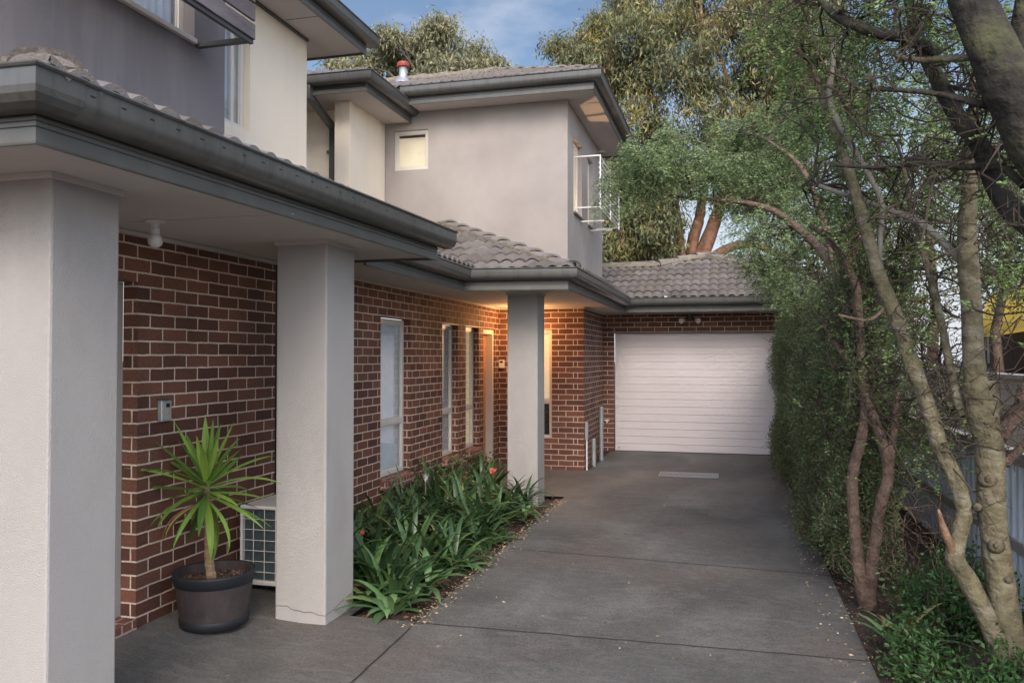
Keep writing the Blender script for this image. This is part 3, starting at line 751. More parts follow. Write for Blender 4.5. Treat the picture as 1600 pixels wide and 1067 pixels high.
# cream wall beyond with tall window
CX = -4.65
wall('x', CX, 0.2, 5.876, 8.30, 2.75, 5.31, [(6.2, 7.17, 3.93, 5.0)], M['render_cream'], 'upper_wall', t1)
wf = window(t1, 'x', CX - .07, 6.2, 7.165, 3.93, 5.0, mull=(6.98,), fw=.055, frame='frame', glass='glass_sky')
cb = MB(); curt(cb, CX - .155, 6.2, 7.17, 3.9, 5.05); cb.build('curtain', M['curtain'], wf)
MB().box(CX - 3, CX - .2, 8.1, 8.295, 2.75, 5.31).build('upper_end_wall', M['render_cream'], t1)
eaves(t1, [(-4.2, 1.0), (-4.19, 8.84), (-8.0, 8.86)], 5.30, 0, gpath=[(-4.2, 1.0), (-4.19, 8.84), (-8.0, 8.86)])
soffit(t1, [(-4.2, 5.9), (-4.2, 8.83), (-8, 8.83), (-8, 5.9)], 5.30)
st = MB()
for y in (6.55, 7.75): st.box(-4.6, -4.21, y, y + .008, 5.297, 5.301)
st.box(-4.648, -4.625, 5.9, 8.30, 5.268, 5.299)
st.build('soffit_trim', M['fascia'], t1)
roofplane(t1, (-4.12, 1.0), (0, 1), 7.92, 5.49, TP, 2.6, hl=0, hr=1)
# batten screen held off the dark wall by steel brackets
tag(sc_ := thing('batten_screen', (-3.7, 4.5, 4.1), 'dark weathered horizontal batten screen bracketed off the mauve upper wall', 'screen'))
SX = -3.58
for k in range(8):
    z = 4.145 + k * .145
    MB().box(SX, SX + .022, 3.0, 5.556, z, z + .118).build('batten', M['screen_wood'], sc_, bevel=.004)
for z in (4.115,):
    MB().box(SX - .03, SX + .004, 3.0, 5.556, z, z + .03).build('rail', M['steel_dark'], sc_)
for y in (3.6, 5.49):
    MB().box(UX, SX - .031, y, y + .045, 4.112, 4.15).build('bracket', M['steel_dark'], sc_, bevel=.003)

# ================================================================== REAR TOWNHOUSE
t2 = thing('townhouse', (-3.6, 9.5, 0), 'rear townhouse with grey rendered upper storey, brown brick ground floor and attached garage', 'house')
H2 = 2.10
wins = [(7.973, 8.803), (9.889, 10.509), (10.853, 11.464)]
ops = [(a, b, 0.36, H2 + .01) for a, b in wins] + [(11.699, 12.309, 0.05, H2 + .01)]
wall('x', WX, 0.11, 5.975, 12.66, -0.12, 2.62, ops, M['brick'], 'brick_wall', t2)
for i, (a, b) in enumerate(wins):
    w_ = window(t2, 'x', WX - .082, a, b, .37, H2, rails=(.955,), fw=.05, frame='frame' if i else 'frame')
    si = MB(); si.obox((WX + .0, (a + b) / 2, .315), (.075, 0, -.008), (0, (b - a) / 2 + .003, 0), (.0, 0, .045)); si.build('window_sill', M['sill'], t2, bevel=.004)
    MB().box(WX - .11, WX + .004, a - .05, b + .05, H2 + .011, H2 + .019).build('lintel', M['steel_dark'], t2)
    if i == 0:
        cb = MB(); curt(cb, WX - .17, a, b, .36, H2, .028, .085); cb.build('curtain', M['curtain'], w_)
    else:
        MB().box(WX - .15, WX - .145, a, b, .36, H2).build('blind', M['blind_warm'] if i == 2 else M['curtain'], w_)  # third window's blind glows by its material, the second is plain
# entry door and frame
fr = MB(); fr.box(-3.76, WX - .02, 12.245, 12.309, .05, H2); fr.box(-3.76, WX - .02, 11.699, 11.75, .05, H2); fr.box(-3.76, WX - .02, 11.75, 12.245, H2 - .07, H2)
fr.build('door_frame', M['frame'], t2, bevel=.003)
d_ = MB().box(-3.75, -3.712, 11.75, 12.245, .06, H2 - .07).build('door', M['door'], t2)
MB().box(WX - .11, WX + .004, 11.65, 12.36, H2 + .011, H2 + .019).build('lintel', M['steel_dark'], t2)
# front facing brick beside the entry, with window, and flank towards the garage
wall('y', 12.55, 0.11, WX + .001, -2.311, -0.14, 2.62, [(-3.10, -2.712, .395, 2.11)], M['brick_front'], 'brick_wall', t2)
wf = window(t2, 'y', 12.60, -3.10, -2.712, .395, 2.11, rails=(.98,), fw=.04, frame='frame')
MB().box(-3.2, -2.69, 12.69, 12.70, 1.0, 2.11).build('blind', M['blind_warm'], wf)  # glowing sheet in place of the lit interior
MB().box(-3.2, -2.69, 12.75, 12.76, .3, .96).build('lower_panel', M['dark_room'], wf)  # dark sheet in place of the unlit room behind the lower pane
wall('x', -2.20, 0.11, 12.55, 14.575, -0.14, 2.62, [], M['brick'], 'brick_wall', t2)
# garage front
wall('y', 14.58, 0.11, -2.26, 2.0, -0.05, 2.62, [(-2.016, 1.05, -0.05, 2.10)], M['brick_front'], 'brick_wall', t2)
g = MB(); npan = 16; ph = 2.12 / npan
for k in range(npan):
    z = 0.0 + k * ph
    g.box(-2.0, 1.04, 14.66, 14.69, z + .004, z + ph * .5 - .001); g.box(-2.0, 1.04, 14.658, 14.69, z + ph * .5 - .001, z + ph - .004)
    g.box(-2.0, 1.04, 14.672, 14.69, z + ph - .004, z + ph + .004)
go = g.build('garage_door', M['garage'], t2)
MB().box(-2.0, 1.04, 14.655, 14.69, -.03, .003).build('rubber_seal', M['black'], go)
MB().tube([(-1.93, 14.657, .055), (-1.93, 14.64, .055)], .018, 12).build('lock', M['galv'], go)
MB().box(-2.03, .78, 14.575, 14.66, 2.101, 2.11).build('lintel', M['steel_dark'], t2)
pillar(t2, -2.62, -2.24, 9.55, 9.93, -.2, SZ)
F2 = [(-2.90, 6.12), (-2.93, 8.76), (-1.755, 8.92), (-1.745, 13.86), (2.3, 13.87)]
eaves(t2, F2, SZ - .01, 0)
soffit(t2, [(-2.91, 6.12), (-2.94, 8.77), (-1.765, 8.93), (-1.755, 13.87), (2.3, 13.87), (2.3, 14.579), (-2.2, 14.579), (-2.2, 12.549), (-3.579, 12.549), (-3.579, 6.12)], SZ)
sj = MB(); sj.box(-3.579, -3.552, 6.0, 12.52, SZ - .026, SZ - .002); sj.box(-3.55, -2.2, 12.52, 12.549, SZ - .026, SZ - .002); sj.box(-2.199, 2.2, 14.55, 14.579, SZ - .026, SZ - .002)
sj.box(-2.199, -2.17, 12.56, 14.55, SZ - .026, SZ - .002); sj.build('soffit_trim', M['soffit'], t2)
EZ = SZ + .19
# lower roofs: strip along the side, porch hip, flank and garage
roofplane(t2, (-2.83, 6.10), (0, 1), 2.76, EZ, TP, 2.2, hl=0, hr=-1)
roofplane(t2, (-2.83, 8.85), (1, 0.0), 1.17, EZ, TP, 2.34, hl=-1, hr=1)
roofplane(t2, (-1.67, 8.87), (0, 1), 5.0, EZ, TP, 1.6, hl=1, hr=-1)
hipcaps(t2, (-1.70, 8.93, EZ + .02), (-4.0, 11.19, EZ + .02 + 2.28 * math.tan(TP)))
def gmax(d):  # right-hand hip of the garage roof
    return 3.98 - d if d > 0 else 3.98
def gmin(d):
    return 0 if d <= 1.85 else 0.0 + 1.12 + (d - 1.85) * 1.0
roofplane(t2, (-1.67, 13.79), (1, 0), 4.4, EZ, TP, 2.32, hl=-1, hr=1, minu=lambda d: -3.0 if d <= 1.80 else .35 + (d - 1.80) * 1.55)
pk = (-.42, 16.11, EZ + 2.32 * math.tan(TP) + .01)
hipcaps(t2, (1.9, 13.85, EZ + .02), (pk[0] + .02, pk[1], pk[2] + .02), w=.12)
hipcaps(t2, (-1.32, 15.62, EZ + 1.84 * math.tan(TP) + .02), (pk[0], pk[1], pk[2] + .02), w=.12)
hipcaps(t2, (-4.2, 15.6, EZ + 1.81 * math.tan(TP) + .02), (-1.32, 15.6, EZ + 1.81 * math.tan(TP) + .02), w=.10)
MB().quad((-4, 15.66, 2.6), (-1.2, 15.66, 2.6), (-1.2, 15.66, 3.40), (-4, 15.66, 3.40)).build('back_slope', M['tile'], t2)
bk = MB(); bk.poly([(-1.3, 15.66, 3.36), (pk[0], 16.13, pk[2] - .03), (2.2, 17.5, 2.7), (-1.2, 17.5, 2.7)]); bk.poly([(pk[0], 16.13, pk[2] - .03), (2.0, 13.85, 2.64), (2.2, 17.5, 2.7)]); bk.build('rear_roof', M['tile'], t2)
# upper storey
FX, FY, UZ = -2.19, 11.19, 5.30
wall('y', FY, 0.18, -4.96, FX, 2.70, UZ + .01, [(-4.820, -4.276, 4.445, 5.035)], M['render_grey'], 'upper_wall', t2)
wall('x', FX, 0.18, FY + .18, 14.40, 2.70, UZ + .01, [(11.64, 12.33, 3.80, 4.90), (12.86, 13.36, 3.80, 4.90)], M['render_grey'], 'upper_wall', t2)
ub = MB(); ub.box(-4.96, FX - .18, 14.22, 14.40, 2.7, UZ + .01); ub.box(-5.16, -4.96, 11.37, 14.40, 2.7, UZ + .01); ub.build('upper_back_wall', M['render_grey'], t2)
MB().box(-4.96, FX - .18, 11.37, 14.22, 2.80, 2.86).build('upper_floor', M['room'], t2)
MB().box(-4.955, -4.945, 11.38, 14.2, 2.87, 5.2).build('room_lining', M['room'], t2)
wf = window(t2, 'y', FY + .03, -4.820, -4.276, 4.445, 5.035, fw=.048, frame='frame')
MB().box(-4.80, -4.29, FY + .135, FY + .145, 4.45, 5.0).build('blind', M['blind_lit'], wf)  # glowing sheet in place of the lit wall and ceiling inside
MB().box(-4.775, -4.32, FY + .10, FY + .13, 4.955, 4.99).build('blind_rail', M['timber_brown'], wf)
for (a, b) in ((11.64, 12.33), (12.86, 13.36)):
    wf = window(t2, 'x', FX - .06, a, b, 3.80, 4.90, fw=.05, frame='frame', mull=((a + b) / 2 + .1,))
    MB().box(FX - .17, FX + .03, a - .01, b + .01, 3.77, 3.799).build('window_sill', M['fascia'], t2)
def lamp(name, loc, e, rad, col, parent):
    l = bpy.data.lights.new(name, 'POINT'); l.energy = e; l.shadow_soft_size = rad; l.color = col
    o = bpy.data.objects.new(name, l); C.objects.link(o); o.parent = parent; o.location = Vector(loc) - Vector(parent.location); return o
lamp('room_lamp', (-2.62, 12.15, 3.42), 90, .03, (1.0, .62, .33), t2)
eaves(t2, [(-4.50, 10.80), (-1.77, 10.80), (-1.76, 14.60), (-5.3, 14.61)], UZ, 0)
soffit(t2, [(-4.96, 10.80), (-1.78, 10.80), (-1.77, 14.595), (-4.96, 14.595)], UZ)
roofplane(t2, (-5.9, 10.72), (1, 0), 4.21, UZ + .19, TP, 2.1, hl=0, hr=1)
roofplane(t2, (-1.69, 10.72), (0, 1), 3.95, UZ + .19, TP, 1.97, hl=1, hr=1)
roofplane(t2, (-1.69, 14.67), (-1, 0), 4.21, UZ + .19, TP, 1.97, hl=1, hr=0)
hipcaps(t2, (-1.72, 10.75, UZ + .21), (-3.68, 12.70, UZ + .21 + 1.97 * math.tan(TP)))
hipcaps(t2, (-3.68, 12.70, UZ + .21 + 1.97 * math.tan(TP)), (-6.3, 12.72, UZ + .22 + 1.97 * math.tan(TP)))
# cream bay
UC = 5.15
cw = MB(); cw.box(-5.19, -4.961, 10.02, 11.188, 2.7, UC + .01); cw.box(-7.5, -5.19, 10.34, 11.188, 2.7, UC + .01); cw.build('cream_bay', M['render_cream'], t2, bevel=.006)
eaves(t2, [(-8.5, 9.60), (-4.56, 9.66), (-4.55, 11.17)], UC, 0)
soffit(t2, [(-8.5, 9.61), (-4.57, 9.67), (-4.56, 11.185), (-8.5, 11.185)], UC)
roofplane(t2, (-8.5, 9.58), (1, 0), 4.02, UC + .19, TP, 1.8, hl=0, hr=1)
roofplane(t2, (-4.48, 9.58), (0, 1), 1.35, UC + .19, TP, 1.6, hl=1, hr=-1)
dp = MB(); dp.box(-5.40, -5.30, 10.26, 10.335, 2.7, 4.90); dp.obox((-5.35, 9.95, 5.00), (.048, 0, 0), (0, .34, -.12), (0, .012, .034)); dp.box(-5.40, -5.30, 9.54, 9.64, 5.06, 5.26)
dp.build('downpipe', M['gutter'], t2, bevel=.006)
MB().box(-5.43, -5.27, 10.25, 10.33, 4.52, 4.56).build('pipe_bracket', M['gutter'], t2)
# wide flange where the two houses meet: dark slot
MB().box(-3.70, -3.60, 5.90, 5.975, -.1, 2.5).build('wall_joint', M['black'], t2)

# roof vent
rv = thing('roof_vent', (-5.02, 12.0, 6.0), 'silver flue pipe with dark red cap rising from the upper tiled roof', 'flue')
MB().lathe(-5.013, 12.0, [(.0, 5.9), (.062, 5.9), (.062, 6.32), (0, 6.32)], 20).build('pipe', M['galv'], rv, smooth=True)
MB().lathe(-5.013, 12.0, [(0, 6.30), (.095, 6.30), (.10, 6.33), (.095, 6.36), (.08, 6.375), (0, 6.38)], 20).build('cap', M['red_cap'], rv)
MB().lathe(-5.013, 12.0, [(.15, 6.02), (.13, 6.06), (.075, 6.11), (.062, 6.13)], 20).build('flashing', M['galv'], rv, smooth=True)

# balcony rail
br = thing('balcony_rail', (-2.0, 12.8, 3.9), 'white steel slatted balcony rail projecting from the upper side wall', 'railing')
BX = -1.83; Y0, Y1, Z0, Z1 = 11.69, 13.75, 3.85, 4.60
rb = MB()
for z in (Z0, Z1):
    rb.box(FX, BX, Y0, Y0 + .017, z, z + .017)
    rb.box(FX, BX, Y1 - .017, Y1, z, z + .017)
    rb.box(BX, BX + .017, Y0, Y1, z, z + .017)
for y in (Y0, (Y0 + Y1) / 2, Y1 - .017): rb.box(BX + .0175, BX + .034, y, y + .017, Z0 - .02, Z1 + .02)
rb.box(FX, BX - .001, 12.2, 12.22, Z0 - .12, Z0 - .10); rb.box(FX, BX - .001, 13.1, 13.12, Z0 - .12, Z0 - .10)
rb.build('frame', M['rail'], br)
sl_ = MB()
for k in range(9):
    z = Z0 + .06 + k * .075; sl_.obox((BX + .012, (Y0 + Y1) / 2, z), (.011, 0, 0), (0, (Y1 - Y0) / 2 - .02, 0), (0, 0, .010))
sl_.build('slats', M['rail'], br)

# ------------------------------------------------------------------ fittings
def bulb_lamp(x, y):
    l = thing('porch_lamp', (x, y, SZ), 'white bare round bulb in a batten holder under the front porch soffit', 'lamp')
    MB().lathe(x, y, [(0, SZ - .002), (.055, SZ - .002), (.055, SZ - .012), (.022, SZ - .02), (.020, SZ - .045), (.024, SZ - .05), (.024, SZ - .08), (0, SZ - .08)], 20).build('holder', M['white'], l, smooth=False)
    MB().lathe(x, y, [(.022, SZ - .08), (.034, SZ - .092), (.041, SZ - .115), (.038, SZ - .137), (.024, SZ - .152), (0, SZ - .158)], 20).build('bulb', M['bulb'], l, smooth=True)
bulb_lamp(-3.17, 3.95)
ic = thing('intercom', (WX, 4.55, 1.33), 'silver door intercom box on brick wall above the potted yucca', 'intercom')
MB().box(WX + .001, WX + .038, 4.49, 4.585, 1.262, 1.40).build('housing', M['galv'], ic, bevel=.006)
MB().box(WX + .002, WX + .046, 4.487, 4.588, 1.398, 1.408).build('hood', M['steel_dark'], ic)
MB().box(WX + .0385, WX + .041, 4.505, 4.572, 1.278, 1.385).build('face_plate', M['frame_taupe'], ic)
MB().box(WX + .0415, WX + .044, 4.525, 4.56, 1.352, 1.378).build('camera_window', M['black'], ic)
MB().lathe(0, 0, [(0, .004), (.012, .004), (.012, 0)], 16).build('button', M['galv'], ic)
b_ = bpy.context.scene.objects[-1] if False else [o for o in C.objects if o.name.startswith('button')][-1]
b_.rotation_euler = (0, R(90), 0); b_.location = Vector((WX + .042, 4.54, 1.315)) - Vector(ic.location)
i2 = thing('intercom', (-3.53, 12.54, 1.56), 'small white door intercom on brick between rear entry door and pillar', 'intercom')
MB().box(-3.575, -3.485, 12.515, 12.549, 1.50, 1.63).build('housing', M['white'], i2, bevel=.006)
MB().box(-3.555, -3.505, 12.512, 12.5145, 1.585, 1.615).build('screen', M['black'], i2)
# twin spotlight above garage
fl = thing('floodlight', (-.665, 14.55, 2.35), 'twin white bulb spotlight on black base above garage door', 'lamp')
MB().box(-.72, -.62, 14.50, 14.579, 2.335, 2.40).build('base', M['black'], fl, bevel=.008)
for s in (-1, 1):
    c0 = Vector((-.67 + s * .04, 14.50, 2.36)); c1 = c0 + Vector((s * .055, -.03, -.03)); c2 = c1 + Vector((s * .06, -.07, -.03))
    MB().tube([c0, c1], .020, 10).build('arm', M['black'], fl)
    MB().tube([c1, c1 + (c2 - c1) * .45, c1 + (c2 - c1) * .8, c2, c2 + (c2 - c1) * .08], [.026, .034, .047, .047, .03], 16).build('bulb', M['bulb'], fl, smooth=True)
# hidden entry lamp: fixture on the brick behind the rear pillar
el = thing('wall_lamp', (-3.0, 12.5, 2.25), 'lit warm wall lamp by the rear entry, behind the rendered pillar', 'lamp')
MB().box(-3.09, -3.01, 12.50, 12.549, 2.18, 2.26).build('base', M['steel_dark'], el)
MB().lathe(-3.05, 12.40, [(0, 2.14), (.04, 2.15), (.05, 2.19), (.04, 2.23), (.02, 2.26), (0, 2.26)], 16).build('bulb', emis('bulb_lit', (1.0, .62, .3), 6.0), el, smooth=True)
MB().tube([(-3.05, 12.51, 2.22), (-3.05, 12.40, 2.25)], .01, 8).build('arm', M['steel_dark'], el)
lamp('entry_light', (-3.1, 12.15, 2.15), 19, .05, (1.0, .50, .19), el)

# pipes by the garage corner
def pipe(name, x, y, z0, z1, r, m, label, cat, capm=None):
    p = thing(name, (x, y, z0), label, cat)
    MB().tube([(x, y, z0 - .05), (x, y, z1 - .01), (x, y, z1)], [r, r, r * .85], 16).build('pipe', m, p, smooth=False)
    return p
gp = pipe('steel_post', -2.095, 13.62, -.07, .845, .036, M['galv'], 'tall galvanised steel post guarding the meter pipes beside garage door', 'bollard')
gp2 = pipe('steel_post', -2.13, 13.05, -.08, .36, .036, M['galv'], 'short galvanised post between white conduit and tall steel post', 'bollard')
cd = pipe('conduit_pipe', -2.17, 12.62, -.09, .42, .014, M['white'], 'white conduit pipe with grey box running up the brick corner', 'conduit')
MB().box(-2.197, -2.15, 12.59, 12.66, .38, .66).build('junction_box', M['galv'], cd, bevel=.008)
tp = thing('garden_tap', (-2.1, 14.1, .2), 'brass tap and copper gas pipes against the brick by garage jamb', 'tap')
MB().tube([(-2.15, 14.1, -.05), (-2.15, 14.1, .48), (-2.11, 14.1, .52), (-2.05, 14.1, .52), (-2.03, 14.1, .48)], .014, 8).build('pipe', M['litter'], tp)
MB().tube([(-2.07, 14.1, .53), (-2.07, 14.1, .58)], .012, 8).build('stem', M['white'], tp)
MB().tube([(-2.11, 14.1, .58), (-2.03, 14.1, .58)], .012, 8).build('handle', M['white'], tp)
MB().tube([(-2.14, 13.3, -.05), (-2.14, 13.3, .25), (-2.16, 13.9, .30), (-2.15, 14.08, .30)], .012, 8).build('side_pipe', M['bark_red'], tp)

# drain grate
dg = thing('drain_grate', (-.6, 12.4, gz(-.6, 12.4)), 'galvanised rectangular drain grate set in the driveway before the garage', 'grate')
x0, x1, y0, y1 = -1.03, -.17, 12.20, 12.62; zg = gz(-.6, 12.4) + .006
MB().box(x0, x1, y0, y1, zg - .001, zg).build('pit', M['black'], dg)
f_ = MB(); zt = zg + .001
f_.box(x0, x1, y0, y0 + .02, zt, zt + .016); f_.box(x0, x1, y1 - .02, y1, zt, zt + .016); f_.box(x0, x0 + .02, y0 + .02, y1 - .02, zt, zt + .016); f_.box(x1 - .02, x1, y0 + .02, y1 - .02, zt, zt + .016)
f_.build('frame', M['grate'], dg)
f_ = MB()
for k in range(1, 24): x = x0 + .02 + k * (x1 - x0 - .04) / 24; f_.box(x - .005, x + .005, y0 + .021, y1 - .021, zt, zt + .012)
for k in range(1, 7): y = y0 + .02 + k * (y1 - y0 - .04) / 7; f_.box(x0 + .021, x1 - .021, y - .004, y + .004, zt + .0125, zt + .016)
f_.build('bars', M['grate'], dg)
# small drain by first pillar
dr = thing('floor_drain', (-2.6, 3.7, gz(-2.6, 3.7)), 'small dark floor drain at the foot of the nearest pillar', 'drain')
a_, b_ = -2.86, 3.66
MB().box(-2.80, -2.62, 3.62, 3.74, gz(-2.7, 3.7) + .003, gz(-2.7, 3.7) + .007).build('cover', M['black'], dr)

# air conditioner
ac = thing('air_conditioner', (-3.3, 5.6, 0), 'cream outdoor air conditioner with wire guard between yucca pot and pillar', 'air conditioner')
ax0, ax1, ay0, ay1, az0, az1 = -3.46, -3.11, 5.24, 5.85, .03, .60
a = MB(); a.box(ax0, ax1, ay0, ay1, az1 - .02, az1); a.box(ax0, ax1, ay0, ay1, az0, az0 + .03); a.box(ax1 - .055, ax1, ay0, ay1, az0 + .03, az1 - .02); a.box(ax0, ax0 + .02, ay0, ay1, az0 + .03, az1 - .02); a.box(ax0 + .02, ax1 - .055, ay1 - .02, ay1, az0 + .03, az1 - .02)
a.build('casing', M['ac'], ac, bevel=.005)
a = MB()
for k in range(60): x = ax0 + .022 + k * (ax1 - ax0 - .08) / 60; a.box(x, x + .0015, ay0 + .03, ay0 + .05, az0 + .03, az1 - .02)
a.box(ax0 + .02, ax1 - .055, ay0 + .05, ay0 + .06, az0 + .03, az1 - .02)
a.build('fins', M['ac_fin'], ac)
a = MB()
for k in range(4): x = ax0 + .02 + k * (ax1 - ax0 - .08) / 3; a.box(x - .002, x + .002, ay0 + .001, ay0 + .007, az0 + .01, az1 - .01)
for k in range(8): z = az0 + .02 + k * (az1 - az0 - .04) / 7; a.box(ax0, ax1 - .05, ay0 - .005, ay0 + .0005, z - .002, z + .002)
a.build('wire_guard', M['ac'], ac)
MB().box(ax0 + .02, ax1 - .02, ay0 + .05, ay0 + .1, 0, .03).build('foot', M['black'], ac)
MB().box(ax0 + .02, ax1 - .02, ay1 - .1, ay1 - .05, 0, .03).build('foot', M['black'], ac)
MB().box(ax0 - .02, ax0 + .14, ay0 - .02, ay0 + .05, az1 - .035, az1 - .022).build('handle', M['steel_dark'], ac)

# ------------------------------------------------------------------ tub and yucca
px_, py_, pz_ = -3.222, 4.60, -.03
pt = thing('plant_tub', (px_, py_, pz_), 'dark brown half-barrel tub with black bands standing on the porch paving', 'plant pot')
EXX = 0.98
MB().lathe(px_, py_, [(0, pz_), (.205, pz_), (.210, pz_ + .055), (.214, pz_ + .056), (.243, pz_ + .27), (.244, pz_ + .271), (.25, pz_ + .33), (.245, pz_ + .338), (.232, pz_ + .335), (.225, pz_ + .24), (0, pz_ + .24)], 48, EXX).build('tub', M['pot'], pt, smooth=False)
MB().lathe(px_, py_, [(.205, pz_ + .001), (.214, pz_ + .004), (.218, pz_ + .05), (.213, pz_ + .056)], 48, EXX).build('base_band', M['pot_rim'], pt, smooth=True)
MB().lathe(px_, py_, [(.238, pz_ + .262), (.250, pz_ + .268), (.257, pz_ + .325), (.259, pz_ + .338), (.250, pz_ + .343), (.240, pz_ + .336), (.228, pz_ + .24)], 48, EXX).build('rim', M['pot_rim'], pt, smooth=True)
sm = MB(); 
for i in range(14):
    for k in range(40):
        pass
sm.lathe(px_, py_, [(.23, pz_ + .255), (.12, pz_ + .275), (0, pz_ + .285)], 32, EXX); so_ = sm.build('potting_mulch', M['mulch'], pt)
n = 900; ang = rng.uniform(0, 2 * np.pi, n); rr = .225 * np.sqrt(rng.uniform(0, 1, n))
cc = np.stack([px_ + rr * np.cos(ang), py_ + rr * np.sin(ang), pz_ + .272 + rng.uniform(0, .02, n)], 1); aa = rng.normal(size=(n, 3)) * np.array([1, 1, .25])
ch = link('bark_chips', leafmesh('bark_chips', cc, aa, rng.uniform(.012, .035, n), rng.uniform(.006, .014, n)), M['mulch'], pt); ch['kind'] = 'stuff'
yu = thing('yucca', (px_, py_, pz_ + .28), 'bright green spiky yucca on a leaning brown cane in the dark tub', 'plant')
top = Vector((-3.29, 4.60, .86)); basep = Vector((px_ - .01, py_, pz_ + .24))
cane, cr = smoothpath([basep, basep + Vector((-.03, 0, .16)), basep.lerp(top, .65) + Vector((-.0, 0, 0)), top], [.036, .028, .026, .022], 6)
cr = [r * (1.08 if i % 2 else .94) for i, r in enumerate(cr)]
MB().tube(cane, cr, 10).build('cane', M['cane'], yu, smooth=False)
def strap(mb, base, az, el, L, w, droop, n=6, fold=.25, tipw=0.0, mid=.35):
    p = Vector(base); e = el; P = []
    d0 = Vector((math.cos(az), math.sin(az), 0)); side = Vector((-math.sin(az), math.cos(az), 0))
    for i in range(n + 1):
        t = i / n; d = d0 * math.cos(e) + Vector((0, 0, math.sin(e)))
        ww = w * (0.45 + .55 * min(1, t / mid)) * (1 if t < .55 else max(tipw, 1 - ((t - .55) / .45) ** 1.6))
        nrm_ = d.cross(side); P.append((p.copy(), ww, nrm_))
        p = p + d * (L / n); e -= droop / n * (0.5 + t)
    b = len(mb.v)
    for q, ww, nn in P: mb.v += [tuple(q - side * ww / 2 - nn * ww * fold * .5), tuple(q), tuple(q + side * ww / 2 - nn * ww * fold * .5)]
    for i in range(n):
        a = b + i * 3; mb.f += [(a, a + 1, a + 4, a + 3), (a + 1, a + 2, a + 5, a + 4)]
random.seed(21)
yl = MB()
for i in range(44):
    t = i / 44; az = i * 2.39996 + random.uniform(-.2, .2)
    el = R(82) - t * R(128) + random.uniform(-.12, .12)
    L = (.40 if t < .3 else .50) * random.uniform(.8, 1.12)
    strap(yl, top + Vector((0, 0, .03 - t * .13)), az, el, L, .047, .15 + t * 1.1 * random.uniform(.2, 1.9), 8, .5)
yl.build('leaves', M['yucca'], yu)
yd = MB()
for az, L in ((3.4, .42), (3.9, .36), (2.6, .34)):
    strap(yd, top + Vector((0, 0, -.12)), az, R(-12), L, .022, 1.7, 7, .9)
yd.build('dry_leaves', M['yucca_dry'], yu)

# ------------------------------------------------------------------ garden bed of strap-leaved plants
def clump_mesh(kind, seed):
    random.seed(seed); mb = MB()
    if kind == 'strap':
        for i in range(26):
            az = random.uniform(0, 6.283); el = R(random.uniform(38, 84)); L = random.uniform(.42, .72)
            strap(mb, (random.gauss(0, .04), random.gauss(0, .04), 0), az, el, L, random.uniform(.040, .064), random.uniform(.9, 2.3), 8, .30, mid=.3)
    elif kind == 'broad':
        for i in range(17):
            az = i * 2.4 + random.uniform(-.3, .3); el = R(random.uniform(22, 68)); L = random.uniform(.26, .46)
            strap(mb, (random.gauss(0, .02), random.gauss(0, .02), .02), az, el, L, random.uniform(.06, .085), random.uniform(1.1, 2.2), 8, .32, mid=.55)
    return mb.mesh('clump')
variants = [clump_mesh('strap', s) for s in range(31, 37)]; broad = [clump_mesh('broad', s) for s in range(41, 44)]
for me in variants: me.materials.append(M['clivia']); me.polygons.foreach_set('use_smooth', [True] * len(me.polygons))
for me in broad: me.materials.append(M['bromeliad']); me.polygons.foreach_set('use_smooth', [True] * len(me.polygons))
random.seed(5)
def plant(me, x, y, s, name, label, cat, group):
    o = bpy.data.objects.new(name, me); C.objects.link(o); o.location = (x, y, gz(x, y) - .03); o.rotation_euler = (0, 0, random.uniform(0, 6.28)); o.scale = (s, s, s * random.uniform(.9, 1.08))
    return tag(o, label, cat, group)
y = 5.45; row = 0
while y < 9.9:
    for xx in (-3.30, -2.98, -2.66, -2.38):
        if y > 9.3 and xx > -2.7: continue
        if y < 5.65 and xx < -2.6: continue
        x = xx + random.uniform(-.1, .1) + (.08 if row % 2 else 0); yy = y + random.uniform(-.12, .12)
        s = random.uniform(.84, 1.08) * (1 if xx < -2.5 else .92)
        col_ = {-3.30: 'in the line against the brick wall', -2.98: 'in the second line out from the wall', -2.66: 'in the third line out from the wall', -2.38: 'in the line along the driveway'}[xx]
        seg_ = 'beside the middle pillar' if yy < 7.0 else ('level with the first window' if yy < 8.4 else ('near the second window' if yy < 9.2 else 'close to the rear pillar'))
        plant(random.choice(variants), x, yy, s, 'strap_leaf_plant', 'dark strap-leaved plant %s, %s' % (col_, seg_), 'plant', 'strap-leaved plants massed in the bed by the driveway')
    y += .33; row += 1
bl = ['broad-leaved pale green plant at the near corner of the bed, touching the pillar', 'broad-leaved pale green plant drooping over the paving at the bed tip', 'broad-leaved pale green plant on the driveway edge, second from the bed tip',
      'broad-leaved pale green plant low on the driveway edge beside the first cross joint', 'broad-leaved pale green plant halfway along the driveway edge', 'pale broad-leaved plant at the far end of the driveway edge']
for k, (x, yy, s) in enumerate([(-2.52, 5.42, 1.0), (-2.28, 5.28, .95), (-2.22, 5.75, 1.0), (-2.2, 6.5, .9), (-2.2, 7.5, .85), (-2.2, 8.7, .85)]):
    plant(broad[k % 3], x, yy, s, 'broad_leaf_plant', bl[k], 'plant', 'broad-leaved plants edging the bed')
